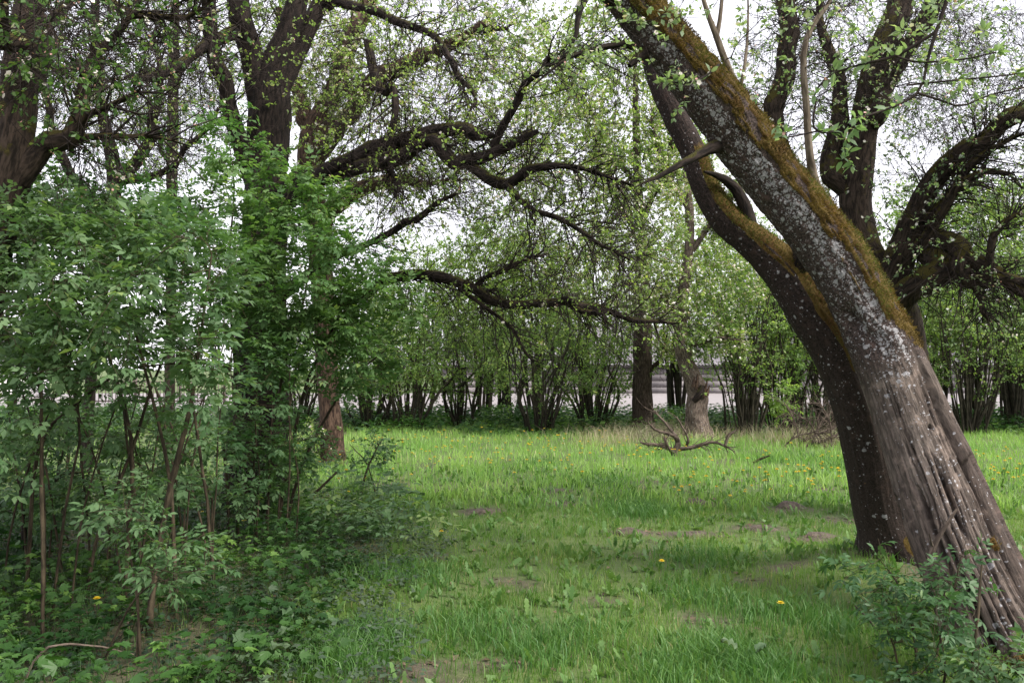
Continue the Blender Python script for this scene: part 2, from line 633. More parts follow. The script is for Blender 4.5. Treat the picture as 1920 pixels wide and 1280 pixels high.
def old_trunk_mat():
    """weathered trunk: bare grey-brown wood below, bark with lichen and moss above; masks come with the mesh"""
    m, nd, lk = new_mat('old leaning bark')
    bk = attr(nd, 'bk').outputs['Vector']
    mp = N(nd, 'Mapping')
    mp.inputs['Scale'].default_value = (1, 1, .12)
    lk.new(bk, mp.inputs['Vector'])
    grain = noise(nd, lk, mp.outputs[0], 60, 5, .7)
    broad = noise(nd, lk, mp.outputs[0], 14, 3, .6)
    fine = noise(nd, lk, bk, 75, 4, .75)
    blot = noise(nd, lk, bk, 11, 4, .6)
    wood = mixc(nd, lk, ramp(nd, lk, grain, .32, .68), (.056, .047, .041), (.198, .168, .148))
    wood = mixc(nd, lk, ramp(nd, lk, broad, .35, .7), mixc(nd, lk, 1.0, wood, (.60, .57, .56), 'MULTIPLY'), wood)
    wood = mixc(nd, lk, ramp(nd, lk, blot, .52, .72), wood, (.215, .176, .152))
    bark = mixc(nd, lk, ramp(nd, lk, fine, .35, .65), (.016, .012, .011), (.105, .080, .074))
    bark = mixc(nd, lk, ramp(nd, lk, blot, .55, .75), bark, (.105, .070, .062))
    col = mixc(nd, lk, attr(nd, 'bark').outputs['Fac'], wood, bark)
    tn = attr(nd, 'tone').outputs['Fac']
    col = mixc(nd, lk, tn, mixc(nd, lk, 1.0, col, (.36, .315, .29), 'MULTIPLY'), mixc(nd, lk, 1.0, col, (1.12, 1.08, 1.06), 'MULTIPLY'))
    # lichen: crusts of several sizes whose cover follows the mask
    dist = N(nd, 'TexNoise')
    dist.inputs['Scale'].default_value, dist.inputs['Detail'].default_value = 38, 4
    lk.new(bk, dist.inputs['Vector'])
    wv = N(nd, 'MixRGB', blend_type='ADD')
    wv.inputs[0].default_value = .030
    lk.new(bk, wv.inputs[1])
    lk.new(dist.outputs['Color'], wv.inputs[2])
    lm = None
    for sc_, rad in ((26, .46), (58, .50), (120, .46)):
        v = N(nd, 'TexVoronoi')
        v.inputs['Scale'].default_value = sc_
        lk.new(wv.outputs[0], v.inputs['Vector'])
        sep = N(nd, 'SeparateColor')
        lk.new(v.outputs['Color'], sep.inputs[0])
        lt = N(nd, 'Math', operation='LESS_THAN')
        lk.new(sep.outputs[0], lt.inputs[0])
        cov = N(nd, 'Math', operation='MULTIPLY')
        cov.inputs[1].default_value = .62
        lk.new(attr(nd, 'lichen').outputs['Fac'], cov.inputs[0])
        lk.new(cov.outputs[0], lt.inputs[1])
        di = N(nd, 'MapRange')
        di.inputs['From Min'].default_value, di.inputs['From Max'].default_value = rad, rad - .10
        lk.new(v.outputs['Distance'], di.inputs['Value'])
        mu = N(nd, 'Math', operation='MULTIPLY')
        lk.new(lt.outputs[0], mu.inputs[0])
        lk.new(di.outputs[0], mu.inputs[1])
        if lm is None:
            lm = mu.outputs[0]
        else:
            mxx = N(nd, 'Math', operation='MAXIMUM')
            lk.new(lm, mxx.inputs[0])
            lk.new(mu.outputs[0], mxx.inputs[1])
            lm = mxx.outputs[0]
    lmask = lm
    lcol = mixc(nd, lk, ramp(nd, lk, fine, .3, .7), (.15, .143, .150), (.38, .37, .385))
    col = mixc(nd, lk, lmask, col, lcol)
    osp = noise(nd, lk, bk, 21, 2, .5)
    col = mixc(nd, lk, ramp(nd, lk, osp, .765, .79), col, (.34, .16, .03))
    mo = attr(nd, 'moss').outputs['Fac']
    mfine = noise(nd, lk, bk, 190, 3, .8)
    mbig = noise(nd, lk, bk, 8, 3, .6)
    mc = mixc(nd, lk, ramp(nd, lk, mfine, .3, .7), (.036, .024, .006), (.140, .092, .020))
    mc = mixc(nd, lk, ramp(nd, lk, mbig, .4, .65), mc, mixc(nd, lk, 1.0, mc, (.75, .60, .5), 'MULTIPLY'))
    ad2 = N(nd, 'Math', operation='MULTIPLY_ADD')
    ad2.inputs[1].default_value = .5
    lk.new(blot, ad2.inputs[0])
    lk.new(mo, ad2.inputs[2])
    mmask = ramp(nd, lk, ad2.outputs[0], .66, .80)
    col = mixc(nd, lk, mmask, col, mc)
    p = N(nd, 'BsdfPrincipled')
    lk.new(col, p.inputs['Base Color'])
    p.inputs['Roughness'].default_value = .88
    p.inputs['Specular IOR Level'].default_value = .25
    hm = N(nd, 'Mix', data_type='FLOAT')
    lk.new(attr(nd, 'bark').outputs['Fac'], hm.inputs[0])
    lk.new(grain, hm.inputs[2])
    lk.new(fine, hm.inputs[3])
    bp = N(nd, 'Bump')
    bp.inputs['Strength'].default_value, bp.inputs['Distance'].default_value = .75, .018
    lk.new(hm.outputs[0], bp.inputs['Height'])
    lk.new(bp.outputs[0], p.inputs['Normal'])
    o = N(nd, 'OutputMaterial')
    lk.new(p.outputs[0], o.inputs['Surface'])
    return m


M = {
    'ground': ground_mat(),
    'old': old_trunk_mat(),
    'bark_dark': bark_mat('dark mossy bark', (.006, .0045, .004), (.036, .026, .022), moss=.50, moss_col=(.045, .042, .010)),
    'bark_moss': bark_mat('brown bark under moss', (.011, .008, .006), (.062, .044, .034), moss=.80, moss_col=(.055, .047, .010)),
    'bark_brown': bark_mat('reddish brown bark', (.022, .013, .010), (.125, .080, .058), moss=.30),
    'bark_apple': bark_mat('dark apple bark', (.012, .009, .007), (.055, .040, .032), moss=.40),
    'bark_grey': bark_mat('grey straight bark', (.020, .015, .012), (.085, .064, .050), moss=.2),
    'bark_pale': bark_mat('pale broken trunk bark', (.055, .042, .034), (.20, .155, .13), moss=.2, lichen=.3),
    'twig': bark_mat('twig bark', (.012, .009, .008), (.042, .031, .027), bump=.1),
    'twig_pale': bark_mat('pale shoot bark', (.075, .058, .042), (.19, .155, .12), bump=.15),
    'elder_stem': bark_mat('elder stem bark', (.024, .019, .012), (.085, .066, .042), bump=.3),
    'shrub_stem': bark_mat('shrub stem bark', (.014, .013, .009), (.056, .049, .034), moss=.3, bump=.3),
    'dead': bark_mat('dead wood', (.040, .030, .024), (.16, .125, .10), bump=.5),
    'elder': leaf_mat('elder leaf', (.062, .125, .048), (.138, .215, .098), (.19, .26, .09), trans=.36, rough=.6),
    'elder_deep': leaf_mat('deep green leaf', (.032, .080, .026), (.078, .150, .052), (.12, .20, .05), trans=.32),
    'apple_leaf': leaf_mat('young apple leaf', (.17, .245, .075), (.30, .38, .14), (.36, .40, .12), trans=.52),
    'apple_grey': leaf_mat('downy apple leaf', (.15, .22, .11), (.27, .34, .20), (.33, .38, .22), trans=.45),
    'spring_leaf': leaf_mat('spring green leaf', (.13, .22, .055), (.26, .34, .11), (.34, .38, .11), trans=.52),
    'shrub_leaf': leaf_mat('shrub leaf', (.105, .180, .055), (.225, .305, .110), (.31, .37, .11), trans=.50),
    'blossom': leaf_mat('apple blossom', (.80, .76, .74), (.70, .36, .34), trans=.30, tcol=.9),
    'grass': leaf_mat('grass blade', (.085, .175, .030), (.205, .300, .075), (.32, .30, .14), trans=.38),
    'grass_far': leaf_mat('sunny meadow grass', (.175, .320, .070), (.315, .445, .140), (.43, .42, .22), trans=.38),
    'lush': leaf_mat('lush grass blade', (.050, .135, .030), (.120, .225, .060), trans=.34),
    'weed': leaf_mat('broad weed leaf', (.070, .150, .035), (.14, .225, .070), (.19, .24, .11), trans=.32),
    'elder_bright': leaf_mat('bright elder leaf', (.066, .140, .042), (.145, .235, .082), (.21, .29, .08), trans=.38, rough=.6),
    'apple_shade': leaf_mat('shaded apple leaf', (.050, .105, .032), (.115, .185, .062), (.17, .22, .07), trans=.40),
    'cover': leaf_mat('ground cover leaf', (.018, .056, .012), (.070, .150, .034), (.13, .23, .050), trans=.32),
    'ivy': leaf_mat('dull ground ivy leaf', (.028, .052, .026), (.066, .092, .054), trans=.2),
    'burdock': leaf_mat('burdock leaf', (.055, .105, .045), (.105, .155, .080), trans=.25),
    'straw': leaf_mat('dry straw', (.26, .21, .14), (.40, .34, .24), trans=.2),
    'litter': leaf_mat('fallen leaf', (.075, .048, .030), (.19, .13, .085), trans=.1),
    'moss': leaf_mat('moss fuzz', (.046, .028, .008), (.170, .112, .022), (.085, .090, .018), trans=.25, rough=.9),
    'moss_green': leaf_mat('green moss fuzz', (.045, .050, .008), (.135, .125, .022), trans=.25, rough=.9),
    'yellow': leaf_mat('yellow petal', (.70, .47, .012), (.80, .58, .03), trans=.15, tcol=.9),
    'gravel': plain_mat('pale gravel', (.17, .152, .153), (.24, .217, .218), 3.0),
    'concrete': plain_mat('grey wall panel', (.12, .108, .11), (.18, .163, .168), 2.0),
    'roofing': plain_mat('corrugated roof sheet', (.14, .13, .143), (.19, .175, .195), 1.2),
    'darktrim': plain_mat('dark timber trim', (.05, .045, .045), (.10, .09, .085), 4.0),
    'whitewash': plain_mat('white render', (.74, .73, .73), (.82, .81, .81), 2.0),
    'iron': plain_mat('rusty fence bar', (.07, .055, .05), (.13, .10, .09), 8.0),
    'earth': plain_mat('molehill earth', (.040, .030, .022), (.105, .082, .064), 22.0, .95, .9),
}

# ------------------------------------------------------------------ the ground and what lies on it far off
xs = np.concatenate([np.linspace(-300, -16, 24), np.linspace(-15.8, 15.8, 180), np.linspace(16, 300, 24)])
ys = np.concatenate([np.linspace(-60, .5, 14), np.linspace(.7, 12, 120), np.linspace(12.2, 30, 60), np.linspace(31, 600, 40)])
X, Y = np.meshgrid(xs, ys)
Z = gz(X, Y)
ids = np.arange(X.size).reshape(X.shape)
q = np.stack([ids[:-1, :-1], ids[:-1, 1:], ids[1:, 1:], ids[1:, :-1]], -1).reshape(-1, 4)
sv = soil(X.ravel(), Y.ravel())
sv = np.maximum(sv, .75 * (X.ravel() < under_edge(Y.ravel()) - .2) * (Y.ravel() < 10))
g = link('ground', mesh_from('ground', np.stack([X, Y, Z], -1), [q], M['ground'], {'soil': sv}), kind='structure')


def slab(name, x0, x1, y0, y1, z, mat, nx=40, ny=8, seed=0):
    xx, yy = np.meshgrid(np.linspace(x0, x1, nx), np.linspace(y0, y1, ny))
    yy = yy + (n2(xx, yy * 0, .3, seed) - .5) * 1.2 * (np.abs(np.linspace(-1, 1, ny)) > .99)[:, None]
    i = np.arange(xx.size).reshape(xx.shape)
    f = np.stack([i[:-1, :-1], i[:-1, 1:], i[1:, 1:], i[1:, :-1]], -1).reshape(-1, 4)
    return link(name, mesh_from(name, np.stack([xx, yy, np.full_like(xx, z)], -1), [f], mat), kind='structure')


slab('gravel_yard', -60, 60, 27.5, 52, .012, M['gravel'])

BOXF = np.array([(0, 1, 3, 2), (4, 6, 7, 5), (0, 4, 5, 1), (2, 3, 7, 6), (0, 2, 6, 4), (1, 5, 7, 3)])


def box(S, c, h, mi=0):
    c, h = np.array(c, float), np.array(h, float)
    v = np.array([c + h * np.array([a, b, e]) for a in (-1, 1) for b in (-1, 1) for e in (-1, 1)])
    S.add(v, [BOXF], mi)
    return S


def box_mesh(name, h, mat):
    return box(Soup(), (0, 0, 0), h).mesh(name, mat, False)


# long low barn behind the yard
def barn(x0, x1, y, label):
    t = thing('barn', label, 'barn', ((x0 + x1) / 2, y, 0))
    n = int((x1 - x0) / 3.0)
    pw = (x1 - x0) / n
    pm = box_mesh('wall_panel', (pw / 2 - .02, .09, .185), M['concrete'])
    for r in range(4):
        for k in range(n):
            o = link('wall_panel', pm, t, loc=(-(x1 - x0) / 2 + pw * (k + .5), 0, .2 + r * .40))
    link('wall_core', box(Soup(), (0, .12, .86), ((x1 - x0) / 2 - .05, .06, .85)).mesh('wall_core', M['darktrim'], False), t, loc=(0, 0, 0))
    link('eave_board', box(Soup(), (0, -.25, 1.72), ((x1 - x0) / 2 + .3, .03, .10)).mesh('eave_board', M['darktrim'], False), t, loc=(0, 0, 0))
    w = pw
    ux = np.linspace(0, w - .03, 57)
    sm_v = []
    for yy, zz in ((-.35, 1.80), (2.6, 3.2), (5.5, 4.55)):
        sm_v.append(np.stack([ux - w / 2, np.full_like(ux, yy), zz + .045 * np.sin(ux / .21 * 2 * math.pi)], -1))
    vv = np.stack(sm_v)
    i = np.arange(vv.shape[0] * vv.shape[1]).reshape(vv.shape[:2])
    f = np.stack([i[:-1, :-1], i[:-1, 1:], i[1:, 1:], i[1:, :-1]], -1).reshape(-1, 4)
    rm = mesh_from('roof_sheet', vv, [f], M['roofing'])
    for k in range(n):
        link('roof_sheet', rm, t, loc=(-(x1 - x0) / 2 + pw * (k + .5), 0, .006 * (k % 2)))
    link('rear_wall', box(Soup(), (0, 5.6, 2.2), ((x1 - x0) / 2 - .1, .06, 2.2)).mesh('rear_wall', M['concrete'], False), t, loc=(0, 0, 0))
    return t


barn(-4.5, 34, 52, 'long low grey barn with corrugated roof seen between the far shrubs')

p = W(20, 750, 44)
t = thing('shed', 'small white shed glimpsed through bushes beyond the yard', 'shed', (p[0] - 1.2, 44, 0))
link('wall', box(Soup(), (0, 0, .8), (2.4, 1.6, .8)).mesh('wall', M['whitewash'], False), t, loc=(0, 0, 0))
r = Soup()
r.add([(-2.7, -1.9, 1.603), (2.7, -1.9, 1.603), (2.7, 0, 2.5), (-2.7, 0, 2.5), (-2.7, 1.9, 1.603), (2.7, 1.9, 1.603)], [np.array([(0, 1, 2, 3), (3, 2, 5, 4)]), np.array([(0, 3, 4), (1, 5, 2)])])
link('roof', r.mesh('roof', M['roofing'], False), t, loc=(0, 0, 0))
link('door', box(Soup(), (.9, -1.62, .75), (.4, .03, .72)).mesh('door', M['darktrim'], False), t, loc=(0, 0, 0))

p0, p1 = W(170, 740, 36), W(420, 740, 36)
t = thing('bar_fence', 'low fence of thin upright bars beyond the yard, seen through bush stems', 'fence', (p0[0], 36, 0))
FL = p1[0] - p0[0]
bm_ = box_mesh('bar', (.014, .014, .50), M['iron'])
for k in range(int(FL / .15)):
    link('bar', bm_, t, loc=(.15 * k + .08, 0, .58))
for zz in (.16, 1.0):
    link('rail', box_mesh('rail', (FL / 2, .02, .025), M['iron']), t, loc=(FL / 2, .036, zz))
for k in range(4):
    link('post', box_mesh('post', (.05, .05, .6), M['iron']), t, loc=(FL * k / 3, .11, .6))

# ------------------------------------------------------------------ trees
def skeleton(parts):
    pts, ds, rs = [], [], []
    for P, R, t0 in parts:
        k = int(len(P) * t0)
        pts.append(P[k:])
        ds.append(nrm(np.gradient(P, axis=0))[k:])
        rs.append(R[k:])
    return np.concatenate(pts), np.concatenate(ds), np.concatenate(rs)


def tree(name, label, trunk, limbs, env, seed, bark='bark_apple', n_twig=900, n_fine=1500, n_clu=1500, leaf='apple_leaf', blossom=.35,
         twig_len=(.25, .8), droop=.16, gnarl=.28, size=(.022, .042), nl=5, nb=3, thin=.010, sides=18, wob=.10, skip=.45, sag=.04, category='tree', extra_twigs=None,
         amp=.10, bsize=(.022, .036), limb_bark=None, group=None, t=None, fine_len=(.08, .35), up=0., bud=.3):
    rng = np.random.default_rng(seed)
    P, R = limb(trunk, wob=wob * .4, seed=seed)
    if t is None:
        t = thing(name, label, category, (P[0][0], P[0][1], float(gz(P[0][0], P[0][1]))), group)
    S = Soup()
    bark_tube(S, P, R, sides + 8, amp, 0, seed)
    link('trunk', S.mesh('trunk', M[bark]), t)
    parts = [(P, R, skip)]
    for k, ls in enumerate(limbs):
        Pl, Rl = limb(ls, wob=wob, seed=seed + k * 3.3)
        S = Soup()
        bark_tube(S, Pl, Rl, sides, amp * 1.15, 0, seed + k)
        link('limb', S.mesh('limb', M[limb_bark or bark]), t)
        parts.append((Pl, Rl, .12))
    sk = skeleton(parts)
    tg = np.concatenate([ell(rng, *e) for e in env])
    Pb, Rb = attach(sk, tg, rng, thin=thin, sag=sag)
    S = Soup()
    big = Rb[:, 0] > .008
    tubes(S, Pb[big], Rb[big], 5)
    tubes(S, Pb[~big], Rb[~big], 4)
    allP, allR = [Pb], [Rb]
    Pt, Rt = sprout(Pb, Rb, n_twig, rng, twig_len, 4, droop=droop, gnarl=gnarl, r0=.0060, r1=.0018, up=up)
    # shoots straight off the limbs too
    LP = [resample(a, b, 7) for a, b, _ in parts[1:]]
    if LP:
        lp, lr = np.array([a for a, b in LP]), np.array([b for a, b in LP])
        Pl2, Rl2 = sprout(lp, lr, n_twig // 3, rng, (twig_len[0], twig_len[1] * 1.2), 4, droop=droop, gnarl=gnarl, r0=.0075, r1=.002, t0=.2, up=up)
        Pt, Rt = np.concatenate([Pt, Pl2]), np.concatenate([Rt, Rl2])
    tubes(S, Pt, Rt, 3)
    Pf, Rf = sprout(Pt, Rt, n_fine, rng, fine_len, 2, droop=droop * .6, gnarl=.3, r0=.0034, r1=.0016)
    tubes(S, Pf, Rf, 3)
    link('twigs', S.mesh('twigs', M['twig']), t, 'stuff')
    if n_clu:
        SL, SB = Soup(), Soup()
        p1, d1 = along(Pt, n_clu // 2, rng)
        p2, d2 = along(Pf, n_clu - n_clu // 2, rng, .4)
        clusters(SL, SB, np.concatenate([p1, p2]), np.concatenate([d1, d2]), rng, nl, size, blossom, nb, bsize, bud=bud)
        cr = link('crown', SL.mesh('crown', M[leaf]), t, 'stuff')
        if SB.n:
            link('blossoms', SB.mesh('blossoms', M['blossom']), cr, 'stuff')
    return t


# --- the big dark apple tree in the left half
tree('apple_tree', 'large dark apple tree rising out of elder bushes, its mossy limbs reaching across the meadow',
     [(478, 985, 9.4, 140), (484, 850, 9.4, 116), (490, 700, 9.4, 98), (495, 500, 9.4, 86), (500, 300, 9.4, 78), (505, 200, 9.4, 78), (514, 130, 9.4, 56), (540, 60, 9.4, 44), (558, 0, 9.4, 40), (580, -90, 9.4, 32)],
     [[(498, 230, 9.4, 52), (472, 100, 9.3, 42), (447, 0, 9.2, 40), (430, -90, 9.1, 40)],
      [(518, 180, 9.4, 40), (575, 75, 9.6, 31), (612, 0, 9.7, 29), (640, -80, 9.8, 28)],
      [(478, 340, 9.4, 40), (430, 210, 9.0, 30), (410, 80, 8.8, 28), (395, 0, 8.7, 26), (380, -80, 8.6, 28)],
      [(440, 60, 9.1, 28), (380, 88, 8.7, 20), (310, 135, 8.3, 16), (245, 148, 8.1, 10)],
      [(505, 380, 9.4, 48), (560, 340, 9.1, 40), (620, 310, 8.8, 32), (700, 283, 8.6, 29), (765, 262, 8.4, 28), (850, 239, 8.2, 25), (900, 246, 8.1, 20), (930, 262, 8.1, 9)],
      [(505, 400, 9.4, 42), (580, 348, 9.0, 34), (640, 324, 8.7, 29), (730, 300, 8.4, 27), (800, 280, 8.2, 24), (860, 297, 8.0, 24), (925, 277, 7.9, 21), (985, 247, 7.8, 16), (1020, 232, 7.8, 9)],
      [(925, 277, 7.9, 17), (947, 210, 7.8, 15), (973, 158, 7.7, 13), (1030, 125, 7.5, 10), (1085, 105, 7.4, 8), (1180, 85, 7.2, 5)],
      [(860, 297, 8.0, 22), (905, 325, 7.9, 20), (945, 343, 7.8, 20), (1000, 322, 7.6, 17), (1060, 312, 7.5, 12), (1110, 316, 7.4, 8), (1170, 345, 7.3, 4)],
      [(945, 343, 7.8, 14), (1000, 385, 7.6, 11), (1060, 412, 7.5, 9), (1110, 442, 7.4, 7), (1190, 482, 7.3, 4)],
      [(520, 560, 9.3, 26), (600, 495, 9.0, 17), (682, 457, 8.7, 13), (740, 430, 8.6, 13), (790, 387, 8.5, 12), (850, 356, 8.4, 6)],
      [(505, 640, 9.3, 40), (600, 585, 9.1, 30), (700, 543, 8.9, 19), (770, 523, 8.8, 21), (830, 531, 8.7, 20), (900, 556, 8.6, 18), (980, 573, 8.5, 17), (1055, 564, 8.4, 13), (1130, 580, 8.3, 12), (1200, 602, 8.2, 9), (1275, 600, 8.1, 4)],
      [(885, 548, 8.6, 12), (915, 517, 8.6, 10), (975, 492, 8.5, 8), (1022, 477, 8.5, 4)],
      [(860, 540, 8.6, 9), (925, 590, 8.5, 7), (965, 625, 8.4, 6), (1002, 675, 8.4, 3)],
      [(1060, 566, 8.4, 11), (1110, 585, 8.3, 9), (1150, 610, 8.3, 4)],
      [(690, 80, 9.0, 18), (706, 160, 8.6, 18), (740, 175, 8.4, 15), (748, 230, 8.3, 13), (735, 300, 8.3, 9), (742, 370, 8.2, 4)],
      [(612, 0, 9.7, 20), (700, 20, 9.2, 17), (800, 60, 8.8, 13), (850, 120, 8.5, 10), (885, 165, 8.3, 7), (888, 215, 8.2, 3)]],
     [(760, 130, 260, 190, 8.6, 1.1, 95), (900, 330, 230, 120, 8.0, .8, 115), (1050, 430, 170, 130, 7.6, .7, 80), (960, 560, 260, 80, 8.5, .6, 50),
      (430, 60, 200, 190, 9.2, 1.2, 70), (250, 180, 190, 150, 8.6, .8, 50), (1110, 150, 130, 110, 7.4, .6, 26), (1180, 560, 110, 70, 8.2, .5, 25)],
     3, bark='bark_dark', n_twig=3500, n_fine=5600, n_clu=3400, blossom=.10, twig_len=(.25, .95), droop=.20, gnarl=.32, size=(.026, .046), nl=4, thin=.012)

# --- the lighter brown tree behind it, trunk lit on one side
tree('apple_tree', 'brown trunked apple tree in the grass behind the elder bushes, forked high up',
     [(626, 874, 13.4, 50), (621, 800, 13.4, 42), (613, 700, 13.4, 40), (605, 550, 13.4, 42), (592, 420, 13.4, 44), (581, 320, 13.4, 48), (590, 245, 13.4, 46), (625, 175, 13.3, 36), (652, 90, 13.2, 34), (690, 0, 13.1, 34), (720, -80, 13.0, 26)],
     [[(588, 255, 13.4, 36), (560, 180, 13.6, 26), (530, 100, 13.8, 18), (520, 20, 13.9, 10)],
      [(596, 445, 13.4, 36), (622, 400, 13.2, 34), (672, 360, 13.0, 31), (735, 338, 12.7, 22), (800, 345, 12.5, 12), (850, 330, 12.3, 6)],
      [(592, 300, 13.4, 34), (640, 232, 13.2, 32), (700, 162, 12.9, 30), (780, 110, 12.6, 27), (850, 77, 12.3, 22), (905, 48, 12.1, 14), (960, 60, 12, 7)],
      [(690, 5, 13.1, 24), (655, 60, 12.6, 16), (640, 130, 12.3, 12), (655, 180, 12.1, 6)],
      [(618, 760, 13.4, 12), (606, 800, 13.3, 9), (590, 830, 13.2, 5)]],
     [(800, 120, 280, 200, 12.6, 1.5, 130), (700, 330, 200, 110, 12.8, 1.0, 60), (560, 100, 170, 170, 13.6, 1.3, 70), (930, 220, 180, 170, 12.2, 1.2, 90)],
     21, bark='bark_brown', n_twig=2300, n_fine=3600, n_clu=8000, blossom=.5, twig_len=(.3, .9), droop=.14, size=(.036, .060), nl=4, nb=2, bsize=(.035, .052))

# --- tree at the photo's left edge
tree('apple_tree', 'mossy old apple tree at the left edge, budding branches hanging before the sky',
     [(-110, 1230, 4.9, 150), (-85, 1000, 4.9, 105), (-70, 800, 4.9, 90), (-45, 600, 4.9, 84), (-18, 440, 4.9, 84), (10, 330, 4.9, 90), (26, 250, 4.9, 72), (38, 120, 4.9, 60), (55, 0, 4.9, 50), (70, -120, 4.9, 40)],
     [[(30, 330, 4.9, 60), (85, 285, 4.9, 42), (125, 262, 4.9, 34), (135, 200, 4.9, 26), (152, 130, 4.9, 22), (205, 75, 4.9, 15), (260, 20, 4.9, 9)],
      [(120, 268, 4.9, 18), (180, 220, 4.8, 11), (225, 190, 4.7, 8), (262, 160, 4.6, 4)],
      [(100, 282, 4.9, 18), (160, 250, 5.0, 11), (270, 245, 5.2, 8), (335, 248, 5.4, 4)],
      [(40, 140, 4.9, 40), (20, 60, 4.5, 30), (30, -40, 4.1, 24), (90, -130, 3.7, 18)],
      [(35, 190, 4.9, 30), (75, 100, 5.2, 22), (110, 20, 5.4, 16), (170, -60, 5.6, 12)],
      [(55, 0, 4.9, 36), (150, -40, 4.9, 24), (250, 10, 4.9, 16), (330, 30, 4.9, 9), (420, 10, 4.9, 5)]],
     [(130, 110, 170, 130, 4.9, .8, 60), (60, 60, 120, 110, 4.3, .6, 34), (300, 40, 150, 70, 5.1, .5, 24), (130, 330, 120, 60, 5.0, .5, 12)],
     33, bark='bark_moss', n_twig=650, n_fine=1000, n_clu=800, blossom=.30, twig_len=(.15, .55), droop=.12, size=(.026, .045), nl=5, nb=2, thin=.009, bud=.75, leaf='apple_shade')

# --- a thin straight trunk and a few more stems standing in the tangle on the left
tree('pole_tree', 'thin straight grey trunk standing behind the bushes, between the two left apple trees', [(317, 862, 15, 21), (320, 600, 15, 19), (323, 300, 15, 20), (326, 100, 15, 18), (330, -60, 15, 13)],
     [[(325, 180, 15, 10), (350, 90, 14.8, 7), (358, 0, 14.7, 4)], [(323, 320, 15, 9), (290, 240, 15.2, 6), (270, 120, 15.3, 3)]],
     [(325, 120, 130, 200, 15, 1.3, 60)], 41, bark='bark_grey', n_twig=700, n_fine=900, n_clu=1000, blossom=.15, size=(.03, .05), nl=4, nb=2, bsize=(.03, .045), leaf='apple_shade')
tree('apple_tree', 'slender dark apple tree far left behind the bushes, branches crossing before the sky', [(160, 896, 12.5, 24), (172, 700, 12.5, 20), (205, 450, 12.5, 24), (215, 330, 12.5, 26), (190, 200, 12.5, 20), (180, 60, 12.5, 16), (175, -60, 12.5, 14)],
     [[(213, 350, 12.5, 28), (270, 270, 12.3, 20), (300, 180, 12.1, 14), (290, 60, 12, 8)], [(200, 420, 12.5, 26), (130, 330, 12.2, 18), (90, 220, 12, 12), (70, 100, 12, 6)],
      [(215, 340, 12.5, 20), (290, 320, 12.0, 14), (370, 260, 11.6, 9), (420, 200, 11.4, 4)]],
     [(200, 150, 240, 200, 12.3, 1.3, 110), (330, 250, 130, 110, 11.9, .8, 40)], 43, bark='bark_dark', n_twig=1300, n_fine=2000, n_clu=1200, blossom=.25, size=(.028, .048), nl=4, nb=2, bsize=(.03, .04), leaf='apple_shade')

